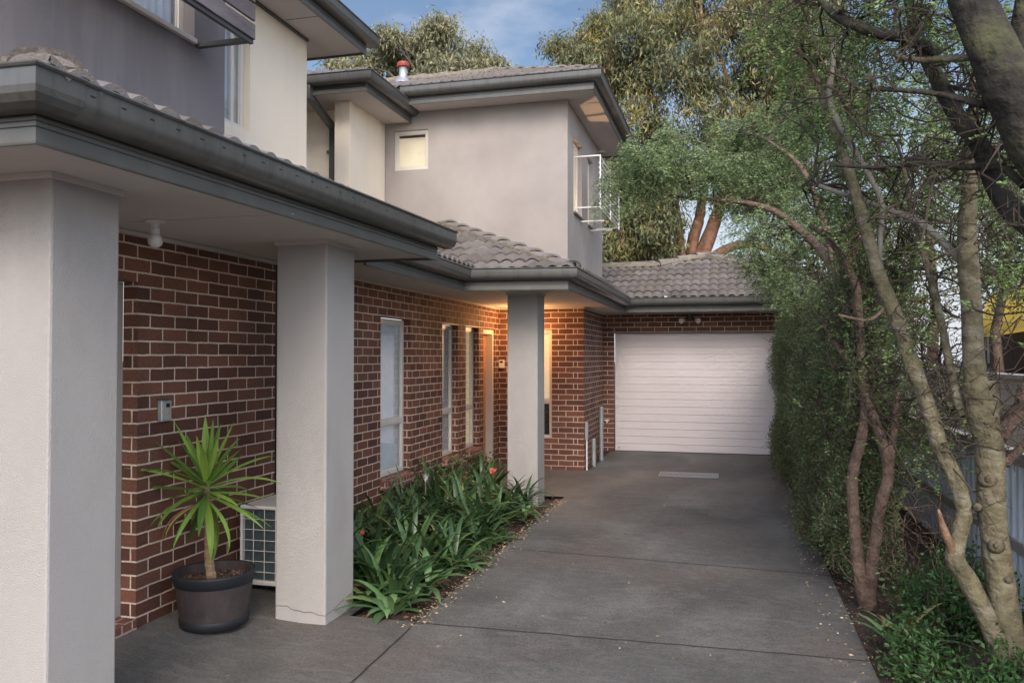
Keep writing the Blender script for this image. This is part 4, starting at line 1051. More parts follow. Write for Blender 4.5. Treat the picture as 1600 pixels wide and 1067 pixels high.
def flower(x, y, z, m, label, s=.05):
    f = thing('flower', (x, y, gz(x, y)), label, 'flower')
    MB().tube(curve((x - .05, y, gz(x, y)), (x, y, z), 4, .05), .007, 5).build('stalk', M['bromeliad'], f)
    pm = MB()
    for k in range(16):
        az = random.uniform(0, 6.28); el = random.uniform(-.2, 1.4); d = Vector((math.cos(az) * math.cos(el), math.sin(az) * math.cos(el), math.sin(el)))
        pm.tube([Vector((x, y, z)), Vector((x, y, z)) + d * s * .7, Vector((x, y, z)) + d * s * 1.3], [.004, .011, .002], 5)
    pm.build('petals', m, f); return f
def fat(px, py, Y): v = at(px, py, Y); return v.x, v.y, v.z
fx = fat(770, 738, 8.6); flower(fx[0], fx[1], fx[2], M['petal_pink'], 'pink flower head rising from the far end of the strap-leaved bed', .045)
fx = fat(566, 833, 5.9); flower(fx[0], fx[1], fx[2], M['petal_red'], 'dull red flower low beside the middle pillar', .016)
# little white garden light on a spike
fx = fat(665, 746, 8.2); gl_ = thing('garden_light', (fx[0], fx[1], gz(fx[0], fx[1])), 'small white cone garden light above leaves near the first window', 'garden light')
MB().tube([(fx[0], fx[1], -.1), (fx[0] + .0, fx[1], fx[2] - .03)], .008, 6).build('spike', M['bark_pale'], gl_)
MB().lathe(fx[0], fx[1], [(.012, fx[2] - .05), (.034, fx[2] + .02), (.036, fx[2] + .03), (0, fx[2] + .035)], 12).build('shade', M['white'], gl_)
# small leafy shrubs under windows two and three
def leafy(name, c, h, r, nn, m, label, cat='shrub', L=.045, W=.026, group=None, stems=6, fern=False, wood='twig'):
    g_ = gz(c[0], c[1]) - .03; t = thing(name, (c[0], c[1], g_), label, cat, group); w = MB(); lv = Leaves()
    for s in range(stems):
        e = Vector((c[0] + random.gauss(0, r * .5), c[1] + random.gauss(0, r * .5), g_ + h * random.uniform(.55, 1)))
        q = curve((c[0] + random.gauss(0, .04), c[1] + random.gauss(0, .04), g_), e, 5, .15); w.tube(q, taper(len(q), .009, .003), 4, False)
        for _ in range(5):
            a = q[random.randint(1, 5)]; b = a + Vector((random.gauss(0, r * .4), random.gauss(0, r * .4), random.uniform(-.02, h * .25)))
            w.tube([a, b], [.003, .0015], 3, False)
            for tt in (.4, .7, 1.0):
                p = a.lerp(b, tt)
                if fern: lv.fern(p, max(1, nn // (stems * 30)), .04, .10, 6, (L, W))
                else: lv.loose(p, max(1, nn // (stems * 15)), .045, L, W)
    w.build('stems', M[wood], t); lv.build('foliage', m, t); return t
for k, (px, py, Y, lb) in enumerate([(668, 735, 8.3, 'small wiry leafy shrub beside the white garden light'), (700, 728, 9.3, 'small leafy shrub in front of the second window sill'), (745, 722, 10.3, 'small rounded green shrub below the third window sill')]):
    v = at(px, py, Y); leafy('small_shrub', (max(v.x, -3.45), v.y), v.z + .16, .22, 500, M['leaf_shrub'], lb, group='small shrubs under the windows', L=.05, W=.03)
# litter on the ground
n = 2600; lx = np.concatenate([rng.normal(-2.03, .055, 1200), rng.uniform(.55, .9, 900), rng.uniform(-3, .7, 220)]); ly = np.concatenate([rng.uniform(5.0, 10, 1200), rng.uniform(3.5, 12, 900), rng.uniform(3, 12, 220)])
keep = ~((lx < -2.1) & (ly > 5.1)); lx, ly = lx[keep], ly[keep]
cc = np.stack([lx, ly, [gz(a, b) + .006 for a, b in zip(lx, ly)]], 1); aa = rng.normal(size=(len(lx), 3)) * np.array([1, 1, .12])
o = link('leaf_litter', leafmesh('leaf_litter', cc, aa, rng.uniform(.008, .035, len(lx)), rng.uniform(.004, .014, len(lx))), M['litter']); tag(o, 'scattered dry leaf litter along the driveway edges', 'leaf litter', kind='stuff')

# ------------------------------------------------------------------ hedge
random.seed(11)
def hedge():
    h = thing('hedge', (1.25, 10.5, gz(1, 10)), 'tall clipped dark green hedge running along the driveway to the garage', 'hedge')
    w = MB(); lv = Leaves(); y = 6.9
    def xf(y, z):   # drive-side face
        return .70 - .10 * math.sin(y * 1.7) * .5 - .06 * math.sin(z * 4 + y) + .02 * sst(.9, .0, z) + .10 * sst(8.5, 6.3, y) + (.12 * sst(1.6, 2.4, z))
    while y < 14.5:
        base = Vector((1.02 + random.uniform(-.12, .12), y, gz(1.2, y) - .05))
        tip = Vector((1.02 + random.uniform(-.15, .15), y + random.uniform(-.2, .2), 2.1)); q = curve(base, tip, 6, .12)
        w.tube(q, taper(len(q), .035, .012), 5, False)
        for _ in range(26):
            a = q[random.randint(1, 6)]; zt_ = a.z + random.uniform(-.2, .35); b = Vector((xf(y, zt_) + random.uniform(-.04, .2), y + random.gauss(0, .25), max(.05, zt_)))
            w.tube(curve(a, b, 3, .2), [.008, .006, .004, .002], 3, False)
        y += .3
    # stray shoots that break the clipped face, more of them low down over the drive edge
    for _ in range(650):
        yy = 6.6 + 7.75 * random.random() ** 1.3; z_ = random.choice((random.uniform(.0, .6), random.uniform(.1, 2.3)))
        a = Vector((xf(yy, z_) + .08, yy, z_)); d = Vector((random.uniform(-1, -.2), random.gauss(0, .7), random.gauss(.25, .5))).normalized(); l = random.uniform(.10, .30)
        q = curve(a, a + d * l, 3, .3); w.tube(q, taper(len(q), .0035, .0012), 3, False)
        if random.random() < .8:
            k_ = 14; tt = rng.uniform(.3, 1, k_); cc = np.array([tuple(a + d * l * t_) for t_ in tt])
            lv.add(cc, rng.normal(size=(k_, 3)) + np.array(tuple(d)) * 1.2, rng.uniform(.02, .04, k_), rng.uniform(.007, .012, k_))
    # foliage shell
    n = 200000; ys = 6.75 + 7.8 * rng.uniform(0, 1, n) ** 1.25; zs = rng.uniform(-.04, 2.35, n); dep = np.abs(rng.normal(0, .15, n)) - .05 * rng.uniform(0, 1, n) ** 3
    xs = np.array([xf(a, b) for a, b in zip(ys, zs)]) + dep + .04 * np.sin(ys * 4.1 + 1.3 * np.sin(zs * 3)) * np.sin(zs * 3.7) + .06 * np.sin(ys * 9 + zs * 7) * np.sin(zs * 11)
    topm = rng.uniform(0, 1, n) < .14; xs[topm] = rng.uniform(.82, 1.4, topm.sum()); zs[topm] = 2.3 - np.abs(rng.normal(0, .1, topm.sum())) + .08 * np.sin(ys[topm] * 5)
    endm = rng.uniform(0, 1, n) < .12; xs[endm] = rng.uniform(.84, 1.3, endm.sum()); ys[endm] = 6.7 + np.abs(rng.normal(0, .15, endm.sum())) + .25 * np.sin(zs[endm] * 3)
    dens = np.sin(ys * 3.1 + zs * 2.3) * np.sin(zs * 4.7 - ys * 2.2) ; keep = (rng.uniform(-1.6, 1, n) < dens + .35) | (rng.uniform(0, 1, n) < .35)
    low = (zs < .25) & (ys < 9) & (rng.uniform(0, 1, n) < .15); keep &= ~low
    c = np.stack([xs, ys, zs + .02], 1)[keep]; a = rng.normal(size=c.shape) + np.array([-.5, -.2, .35])
    lv.add(c, a, rng.uniform(.018, .042, len(c)), rng.uniform(.007, .013, len(c)))
    lv.build('foliage', M['leaf_hedge'], h)
    lv2 = Leaves(); n = 9000; c = np.stack([rng.uniform(.95, 1.3, n), rng.uniform(7.0, 14.5, n), rng.uniform(.2, 2.2, n)], 1)
    lv2.add(c, rng.normal(size=c.shape), rng.uniform(.06, .12, n), rng.uniform(.04, .06, n)); lv2.build('inner_foliage', M['leaf_hedge'], h)
    w.build('branches', M['twig'], h)
hedge()

# ------------------------------------------------------------------ trees
def pathpx(pts, radpx):
    """pts: (px,py,Y); radius in photo pixels at that place"""
    P = []; Rr = []
    for (px, py, Y), r in zip(pts, radpx):
        v = at(px, py, Y); P.append(v); Rr.append(r * (v - Vector((0, 0, EYE))).dot(_F) / FPX)
    return P, Rr
def trunk(name, pts, radpx, m, parent, k=4, n=12, smooth=True):
    P, Rr = pathpx(pts, radpx); P, Rr = smoothpath(P, Rr, k)
    MB().tube(P, Rr, n).build(name, m, parent, smooth=smooth); return P
def scatter_twigs(w, P, n, L, r=.006, up=.2, lv=None, leaf=None, sub=3, bias=(0, 0, 0)):
    for _ in range(n):
        a = Vector(random.choice(P)); d = Vector([random.gauss(0, 1) for _ in range(3)]) + Vector(bias); d.z += up; d.normalize()
        l = L * random.uniform(.4, 1.3)
        if (a + d * l).x < .95 and (a + d * l).z < 2.7: d.x = abs(d.x)
        if (a + d * l).x < .95 and (a + d * l).z < 2.7: continue
        q = curve(a, a + d * l, 7, .55); w.tube(q, taper(len(q), r, r * .3), 4, False)
        for _ in range(sub):
            s = q[random.randint(1, 5)]; e = s + Vector([random.gauss(0, 1) for _ in range(3)]).normalized() * l * random.uniform(.25, .5)
            q2 = curve(s, e, 3, .4); w.tube(q2, taper(len(q2), r * .5, r * .2), 3, False)
            for _ in range(2):
                s2 = q2[random.randint(1, 3)]; w.tube([s2, s2 + Vector([random.gauss(0, 1) for _ in range(3)]).normalized() * l * .18], [r * .3, r * .15], 3, False)
            if leaf: leaf(lv, e)

# --- big gum behind garage
random.seed(3)
def big_gum():
    Yg = 21.5; b = at(1085, 560, Yg); t = thing('gum_tree', (b.x, b.y, -.3), 'huge gum tree behind the garage with red-brown limbs and golden green crown', 'tree')
    trunk('trunk', [(1082, 590, Yg), (1080, 470, Yg), (1078, 420, Yg)], [26, 23, 20], M['bark_red'], t)
    L1 = trunk('limb', [(1078, 425, Yg), (1064, 400, Yg), (1060, 360, Yg), (1052, 300, Yg), (1040, 230, Yg), (1020, 150, Yg)], [10, 9, 8, 6, 4, 3], M['bark_red'], t, n=8)
    L2 = trunk('limb', [(1080, 430, Yg), (1082, 380, Yg), (1094, 335, Yg), (1100, 270, Yg), (1118, 200, Yg), (1138, 140, Yg), (1120, 75, Yg), (1105, 60, Yg)], [11, 9, 8, 5, 4, 3, 3, 2], M['bark_red'], t, n=8)
    L3 = trunk('limb', [(1085, 425, Yg), (1108, 370, Yg), (1124, 325, Yg), (1150, 250, Yg), (1190, 170, Yg), (1230, 110, Yg)], [13, 11, 9, 6, 4, 3], M['bark_red'], t, n=8)
    L4 = trunk('limb', [(1085, 420, Yg), (1120, 398, Yg), (1150, 384, Yg), (1185, 383, Yg), (1225, 400, Yg), (1280, 380, Yg)], [9, 8, 7, 7, 5, 3], M['bark_red'], t, n=8)
    L5 = trunk('limb', [(1062, 405, Yg), (1040, 385, Yg), (1015, 340, Yg), (985, 290, Yg)], [6, 5, 4, 2], M['bark_red'], t, n=8)
    w = MB(); lv = Leaves(); lg = Leaves(); skel = L1 + L2 + L3 + L4[4:] + L5
    blobs = [(1000, 60, 62, 48, 0), (965, 130, 55, 52, 0), (1062, 30, 66, 50, 0), (1015, 200, 62, 56, 0), (1082, 120, 62, 58, 0), (1150, 50, 70, 58, 0), (1180, 140, 62, 56, 0), (1225, 50, 58, 60, 0), (975, 270, 52, 44, 0),
             (1040, 275, 55, 46, 0), (1120, 210, 62, 50, 0), (885, 82, 32, 22, 0), (912, 100, 30, 28, 0), (925, 60, 20, 22, 0), (1262, 20, 60, 50, 0), (975, 350, 45, 40, 0), (1030, 350, 34, 30, 0), (1190, 225, 55, 50, 0), (1255, 150, 60, 60, 0), (1060, -60, 90, 50, 0), (1180, -60, 90, 50, 0),
             (985, 15, 34, 40, 0), (1290, 110, 60, 60, 0), (1010, 395, 50, 16, 0), (1165, 300, 40, 30, 0), (958, 385, 20, 26, 0), (1230, 260, 40, 40, 0), (990, 320, 42, 30, 0), (1000, 375, 44, 22, 0), (960, 400, 24, 14, 0), (1150, 270, 40, 30, 0)]
    mpp = Yg / FPX * 1.02
    for i, (bx_, by_, rx, ry, _) in enumerate(blobs):
        Y = Yg + random.uniform(-1.2, 1.2); c = at(bx_, by_, Y); frm = min(skel, key=lambda p: (p - c).length + abs(p.z - c.z + 1) * .2)
        def leaf(p, gold=(i % 5 in (0, 3))):
            (lg if (random.random() < (.30 if gold else .05)) else lv).euc(p, 36, .19, .17, .044)
        blob(w, lv, frm, c, (rx * mpp * .92, rx * mpp * .8, ry * mpp * .92), int(10 + rx * ry / 290), 5, leaf, .05, .010, 1)
    w.build('branches', M['bark_red'], t); lv.build('crown', M['leaf_euc'], t); lg.build('new_growth', M['leaf_euc_gold'], t)
big_gum()
def left_gum():
    Yg = 25; b = at(670, 300, Yg); t = thing('gum_tree', (b.x, b.y, -.3), 'grey-green gum crown showing above the upper tiled roof', 'tree')
    MB().tube(curve((b.x, b.y, -.3), at(675, 110, Yg), 8, .04), taper(9, .4, .16), 10).build('trunk', M['bark_pale'], t, smooth=True)
    w = MB(); lv = Leaves(); frm = at(675, 150, Yg); mpp = Yg / FPX
    for (bx_, by_, rx, ry) in [(676, 70, 38, 30), (625, 85, 34, 32), (585, 95, 30, 20), (735, 95, 36, 26), (700, 110, 45, 25), (650, 115, 45, 25), (560, 110, 28, 14), (768, 112, 26, 14), (602, 62, 16, 14), (530, 100, 14, 8), (690, 48, 18, 12)]:
        c = at(bx_, by_, Yg + random.uniform(-1, 1))
        blob(w, lv, frm, c, (rx * mpp, rx * mpp * .8, ry * mpp), int(7 + rx * ry / 190), 5, lambda p: lv.euc(p, 40, .21, .20, .052), .06, .014)
    w.build('branches', M['bark_pale'], t); lv.build('crown', M['leaf_euc_grey'], t)
left_gum()

# --- multi-stem tree at the hedge end (feathery crown reaching left over the garage)
random.seed(14)
def feather_tree():
    t = thing('feathery_tree', (1.25, 8.9, -.1), 'tree rising out of the hedge whose feathery pale green sprays hang over the garage roof', 'tree')
    T = trunk('trunk', [(1330, 900, 8.2), (1332, 700, 8.3), (1325, 580, 8.5), (1315, 500, 8.6), (1312, 430, 8.7)], [14, 13, 12, 10, 9], M['bark_brown'], t)
    A = trunk('limb', [(1312, 440, 8.7), (1290, 400, 9.0), (1262, 370, 9.3), (1210, 330, 9.6), (1150, 315, 9.8), (1080, 310, 10.0), (1010, 300, 10.2)], [9, 8, 7, 5, 4, 3, 2], M['bark_brown'], t, n=8)
    B = trunk('limb', [(1314, 450, 8.7), (1282, 330, 9.0), (1250, 260, 9.2), (1200, 220, 9.5)], [7, 5, 4, 2], M['bark_brown'], t, n=8)
    w = MB(); lv = Leaves(); skel = A + B; mpp = 9.8 / FPX
    bl_ = [(985, 268, 38, 30), (1010, 235, 30, 22), (1020, 282, 38, 28), (1065, 250, 42, 34), (1115, 275, 48, 40), (1165, 240, 46, 38), (1180, 315, 46, 42), (1225, 290, 50, 46), (1235, 225, 46, 40),
           (1195, 375, 44, 30), (1240, 370, 40, 40), (1160, 200, 42, 28), (962, 300, 16, 22), (1050, 215, 30, 16), (1275, 330, 40, 40), (1190, 412, 34, 16), (1250, 180, 45, 34), (1215, 440, 30, 22)]
    for (bx_, by_, rx, ry) in bl_:
        c = at(bx_, by_, 9.8 + random.uniform(-.6, .6)); frm = min(skel, key=lambda p: (p - c).length)
        blob(w, lv, frm, c, (rx * mpp, rx * mpp * .8, ry * mpp), int(6 + rx * ry / 190), 4, lambda p: lv.fern(p, 4, .08, .17, 9, (.042, .012), .7), .014, .004)
    w.build('branches', M['twig'], t); lv.build('crown', M['leaf_feather'], t)
feather_tree()
random.seed(77)
def twin_tree():
    t = thing('twin_stem_tree', (.92, 6.25, -.1), 'rough brown tree forking from the ground into two stems at the hedge end', 'tree')
    S1 = trunk('stem', [(1358, 950, 6.3), (1344, 900, 6.3), (1336, 830, 6.35), (1332, 745, 6.4), (1345, 690, 6.45), (1352, 640, 6.5), (1346, 560, 6.55), (1342, 500, 6.6), (1335, 440, 6.7), (1300, 380, 6.8), (1265, 352, 6.9)], [15, 11, 9, 8.5, 8, 8, 7, 7, 6, 5, 3], M['bark_brown'], t, n=12)
    S2 = trunk('stem', [(1356, 950, 6.32), (1362, 880, 6.3), (1376, 790, 6.3), (1388, 740, 6.35), (1378, 690, 6.4), (1352, 620, 6.5), (1330, 570, 6.6), (1300, 530, 6.8), (1285, 500, 6.9)], [12, 10, 8.5, 8.5, 8, 7, 5, 4, 3], M['bark_brown'], t, n=12)
    S3 = trunk('stem', [(1385, 745, 6.35), (1392, 700, 6.4), (1400, 640, 6.5), (1398, 580, 6.6), (1380, 520, 6.7), (1370, 440, 6.8)], [9, 7, 6, 5, 4, 3], M['bark_brown'], t, n=8)
    w = MB(); lv = Leaves()
    scatter_twigs(w, S1[18:] + S2[16:] + S3[6:], 70, .8, .008, .1, lv, lambda L, p: L.fern(p, 1, .05, .11, 7, (.024, .011)), 4)
    w.build('branches', M['twig'], t); lv.build('crown', M['leaf_green'], t)
twin_tree()
random.seed(78)
def olive_tree():
    t = thing('olive_barked_tree', (1.5, 5.0, -.1), 'thick olive-barked trunk with knots at right, cut stub at its fork and pale straight leader', 'tree')
    Yt = 4.9
    T = trunk('trunk', [(1592, 1090, 4.75), (1578, 1010, 4.8), (1562, 900, Yt), (1550, 800, Yt), (1546, 700, Yt), (1535, 640, Yt), (1530, 596, Yt)], [26, 23, 21, 20, 21, 25, 23], M['bark_olive'], t, n=18, k=6)
    Ld = trunk('leader', [(1532, 640, Yt), (1522, 570, 4.95), (1518, 480, 5.0), (1512, 400, 5.05), (1512, 330, 5.1), (1520, 230, 5.1), (1524, 150, 5.2), (1530, 60, 5.3), (1545, -30, 5.4), (1540, -200, 5.6), (1570, -380, 5.8)], [20, 16, 15, 15, 13, 11, 9, 7, 6, 4, 2], M['bark_olive'], t, n=14)
    A = trunk('limb', [(1560, 680, 4.9), (1585, 650, 4.9), (1612, 590, 4.9), (1640, 500, 4.95)], [14, 12, 11, 9], M['bark_brown'], t)
    A2 = trunk('limb', [(1570, 725, 4.9), (1595, 700, 4.85), (1630, 660, 4.8)], [7, 7, 6], M['bark_brown'], t)
    B = trunk('pale_limb', [(1508, 410, 5.05), (1480, 385, 5.2), (1440, 350, 5.3), (1395, 330, 5.4), (1330, 308, 5.5), (1280, 290, 5.6)], [8, 6, 6, 5, 4, 3], M['bark_pale'], t, n=8)
    D = trunk('limb', [(1505, 650, 4.9), (1490, 600, 5.0), (1470, 500, 5.2), (1450, 420, 5.3), (1425, 330, 5.4), (1410, 250, 5.5)], [8, 7, 6, 5, 4, 3], M['bark_olive'], t, n=8)
    for (kx, ky, r, dx) in ((1543, 748, 8, 0), (1527, 792, 4, 0), (1556, 852, 7, 0), (1572, 905, 5, 0), (1560, 980, 7, 0), (1541, 660, 7, 0), (1520, 480, 4, 1)):
        Y_ = Yt if not dx else 5.0
        o_ = at(kx, ky, Y_); rad = (20.5 if not dx else 14.5) * Yt / FPX * .97; c = o_ + (Vector((0, 0, EYE)) - o_).normalized() * rad * .93; d = (Vector((0, 0, EYE)) - o_).normalized(); r_ = r * 4.7 / FPX
        MB().tube([c - d * .02, c, c + d * .010, c + d * .012, c + d * .002], [r_ * 1.7, r_ * 1.35, r_ * .85, r_ * .55, r_ * .2], 14).build('knot', M['bark_knot'], t, smooth=True)
    w = MB(); lv = Leaves(); mpp = 6.5 / FPX; skel = Ld[6:] + B + D[4:]
    for (bx_, by_, rx, ry) in [(1440, 300, 45, 40), (1380, 240, 50, 44), (1340, 330, 45, 38), (1470, 200, 44, 40), (1560, 330, 40, 44), (1290, 250, 44, 36), (1420, 120, 50, 44), (1575, 420, 34, 34), (1300, 150, 44, 40), (1500, 620, 34, 14), (1440, 700, 26, 60), (1400, 420, 34, 26), (1270, 200, 44, 40), (1330, 270, 40, 34), (1430, 380, 40, 30), (1370, 150, 40, 34), (1250, 120, 30, 34), (1560, 260, 30, 34), (1480, 280, 36, 30), (1290, 330, 40, 30), (1350, 400, 34, 24)]:
        c = at(bx_, by_, 6.5 + random.uniform(-.5, .6)); frm = min(skel, key=lambda p: (p - c).length)
        blob(w, lv, frm, c, (rx * mpp, rx * mpp, ry * mpp), int(4 + rx * ry / 420), 4, lambda p: lv.fern(p, 3, .08, .15, 9, (.030, .013), .5), .010, .003)
    scatter_twigs(w, Ld[8:] + D, 46, .55, .007, .1, None, None, 4)
    scatter_twigs(w, T[-10:] + A, 14, .4, .006, .1, None, None, 3)
    w.build('branches', M['twig'], t); lv.build('crown', M['leaf_green'], t)
olive_tree()
random.seed(79)
def slender_tree():
    t = thing('slender_leaning_tree', (1.3, 5.0, -.1), 'slender olive tree leaning left across the hedge with an orange snapped stub', 'tree')
    T = trunk('trunk', [(1575, 1060, 4.70), (1548, 980, 4.75), (1514, 910, 4.8), (1492, 872, 4.82), (1498, 835, 4.85), (1506, 800, 4.88), (1494, 752, 4.9), (1470, 700, 4.95), (1448, 630, 5.0), (1422, 560, 5.1), (1398, 490, 5.15), (1372, 425, 5.2), (1345, 330, 5.3), (1318, 240, 5.4), (1285, 150, 5.5), (1265, 90, 5.6)],
              [15, 15, 15, 14, 13, 12, 13, 12.5, 12, 12, 11, 10, 9, 7, 5, 3], M['bark_olive'], t, n=14)
    S = trunk('snapped_stub', [(1496, 880, 4.82), (1486, 855, 4.80), (1475, 828, 4.78), (1466, 796, 4.76)], [9, 7, 6, 2], M['snapped'], t, n=8)
    U = trunk('limb', [(1372, 420, 5.2), (1376, 360, 5.3), (1372, 300, 5.3), (1300, 170, 5.4), (1302, 90, 5.5), (1290, 30, 5.6)], [5, 4, 4, 5, 4, 3], M['bark_pale'], t, n=8)
    V = trunk('limb', [(1390, 470, 5.2), (1360, 500, 5.1), (1310, 492, 5.0)], [3, 3, 2], M['bark_brown'], t, n=6)
    w = MB(); lv = Leaves(); mpp = 5.5 / FPX; skel = T[36:] + U[6:]
    for (bx_, by_, rx, ry) in [(1250, 60, 36, 44), (1225, 20, 44, 30), (1290, 90, 34, 40), (1330, 60, 40, 34), (1310, 200, 34, 30), (1355, 180, 34, 34), (1210, 60, 20, 20), (1400, 500, 22, 22)]:
        c = at(bx_, by_, 5.5 + random.uniform(-.3, .4)); frm = min(skel, key=lambda p: (p - c).length)
        blob(w, lv, frm, c, (rx * mpp, rx * mpp, ry * mpp), int(4 + rx * ry / 300), 3, lambda p: lv.fern(p, 3, .07, .14, 9, (.028, .012), .5), .009, .003)
    scatter_twigs(w, T[24:], 34, .5, .006, .1, lv, lambda L, p: (L.fern(p, 1, .03, .1, 6, (.022, .01)) if random.random() < .4 else None), 3)
    w.build('branches', M['twig'], t); lv.build('crown', M['leaf_green'], t)
slender_tree()
random.seed(80)
def dark_tree():
    t = thing('dark_mossy_tree', (2.3, 4.2, -.1), 'dark mossy tree reaching in from the top right corner with arching limbs', 'tree')
    T = trunk('trunk', [(1960, 1000, 4.3), (1880, 700, 4.3), (1790, 480, 4.25), (1700, 350, 4.2), (1637, 255, 4.2), (1592, 170, 4.2), (1555, 85, 4.2), (1522, 10, 4.25), (1500, -60, 4.3), (1440, -260, 4.5), (1400, -480, 4.8), (1330, -700, 5.2)], [52, 48, 44, 42, 40, 38, 36, 33, 30, 22, 14, 4], M['bark_grey'], t, n=22)
    T2 = trunk('limb', [(1640, 270, 4.2), (1625, 200, 4.25), (1590, 130, 4.3), (1600, 40, 4.3), (1620, -50, 4.3), (1700, -260, 4.5), (1690, -480, 4.8)], [30, 22, 20, 18, 16, 11, 3], M['bark_grey'], t)
    A = trunk('limb', [(1660, 390, 4.3), (1600, 345, 4.4), (1560, 300, 4.5), (1530, 225, 4.55), (1500, 190, 4.6), (1468, 130, 4.65), (1440, 75, 4.7), (1420, 0, 4.8), (1412, -60, 4.8), (1350, -220, 5.1), (1330, -380, 5.4)], [19, 17, 15, 14, 13, 12, 10, 8, 7, 5, 2], M['bark_grey'], t)
    B = trunk('limb', [(1470, 85, 4.65), (1420, 62, 4.65), (1370, 52, 4.7), (1310, 28, 4.8), (1275, -10, 4.9), (1200, -120, 5.2), (1180, -220, 5.4)], [9, 8, 8, 7, 5, 4, 2], M['bark_grey'], t)
    D = trunk('limb', [(1545, 90, 4.3), (1480, 92, 4.4), (1440, 95, 4.5), (1400, 88, 4.6)], [6, 6, 5, 3], M['bark_olive'], t, n=8)
    E_ = trunk('limb', [(1560, 170, 4.3), (1500, 155, 4.3), (1440, 144, 4.4), (1360, 140, 4.5), (1300, 145, 4.6)], [7, 5, 4, 3, 2], M['bark_grey'], t, n=6)
    Fb = trunk('limb', [(1600, 290, 4.3), (1560, 260, 4.4), (1500, 262, 4.5), (1440, 255, 4.6), (1370, 262, 4.7), (1300, 258, 4.8)], [8, 6, 5, 4, 3, 2], M['bark_grey'], t, n=6)
    w = MB(); lv = Leaves()
    scatter_twigs(w, A + B + E_ + Fb, 90, .55, .008, .05, lv, lambda L, p: (L.fern(p, 1, .04, .11, 7, (.024, .011)) if random.random() < .22 else None), 4)
    mpp = 4.8 / FPX
    for (bx_, by_, rx, ry) in [(1360, 20, 44, 30), (1440, 30, 40, 26), (1580, 60, 34, 40), (1500, 40, 40, 30), (1580, 250, 26, 30), (1560, 140, 40, 30), (1420, -120, 90, 60), (1540, -140, 90, 70), (1320, -160, 80, 60), (1600, -330, 70, 60), (1400, -350, 80, 60), (1240, -180, 60, 50)]:
        c = at(bx_, by_, 5.0 + random.uniform(-.3, .4)); frm = min(A + B, key=lambda p: (p - c).length)
        blob(w, lv, frm, c, (rx * mpp, rx * mpp, ry * mpp), int(4 + rx * ry / 300), 3, lambda p: lv.fern(p, 3, .06, .13, 9, (.027, .012), .5), .010, .003)
    w.build('branches', M['twig'], t); lv.build('crown', M['leaf_green'], t)
dark_tree()
# --- background trees beyond the fence
def back_tree(px, Y, blobs, m, label, seed, nl=14, L=.07, W=.03, wood='twig', dens=150, ferny=False):
    random.seed(seed); b = at(px, 560, Y); t = thing('background_tree', (b.x, b.y, -.3), label, 'tree', 'trees beyond the side fence')
    mpp = Y / FPX; top_ = at(px, min(q[1] for q in blobs) + 40, Y); q = curve((b.x, b.y, -.3), top_, 8, .08); MB().tube(q, taper(len(q), .11, .03), 8).build('trunk', M['bark_brown'], t, smooth=True)
    w = MB(); lv = Leaves()
    for (bx_, by_, rx, ry) in blobs:
        c = at(bx_, by_, Y + random.uniform(-.7, .7)); frm = min(q, key=lambda p: (p - c).length)
        blob(w, lv, frm, c, (rx * mpp, rx * mpp, ry * mpp), int(5 + rx * ry / dens), 4, lambda p: lv.loose(p, nl, .10, L, W), .022, .006)
    w.build('branches', M[wood], t); lv.build('crown', m, t)
back_tree(1380, 10.5, [(1370, 430, 60, 60), (1420, 380, 55, 55), (1340, 480, 45, 50), (1440, 470, 55, 50), (1400, 540, 50, 40), (1360, 380, 40, 40), (1320, 420, 40, 40)], M['leaf_brown'], 'dense brownish twiggy tree behind the leaning olive trunk', 91, 9, .06, .025)
back_tree(1590, 11.5, [(1560, 380, 60, 46), (1600, 330, 60, 50), (1580, 430, 60, 40), (1540, 300, 50, 40), (1610, 240, 50, 60), (1620, 400, 60, 50), (1560, 440, 50, 25)], M['leaf_dark'], 'dark leafy tree above the yellow canvas at the right edge', 92, 12, .06, .025)
back_tree(1450, 14, [(1430, 250, 55, 50), (1480, 330, 55, 50), (1400, 320, 50, 45), (1500, 240, 50, 50), (1350, 260, 50, 50), (1550, 200, 60, 50), (1320, 350, 45, 45), (1380, 190, 50, 40), (1460, 160, 50, 40), (1520, 420, 40, 40)], M['leaf_green'], 'light open green tree beyond the brown twiggy one', 93, 11, .08, .04, dens=330)
back_tree(1270, 13, [(1260, 400, 40, 36), (1230, 430, 34, 26), (1290, 380, 40, 40), (1290, 450, 30, 36)], M['leaf_dark'], 'dark bushy tree peeking above the hedge next to the garage roof', 94, 11, .07, .03)
# pink flowering climber
random.seed(95)
b = at(1335, 380, 12); t = thing('pink_climber', (b.x, b.y, -.3), 'tall pink flowering plant glimpsed behind the leaning trunk', 'plant')
MB().tube(curve((b.x, b.y, -.3), (b.x, b.y, b.z), 6, .04), .02, 6).build('stem', M['twig'], t)
lv = Leaves()
for k in range(9): lv.loose(at(1334 + random.uniform(-8, 8), 352 + k * 8, 12), 60, .05, .07, .06)
lv.build('blossom', M['pink'], t)

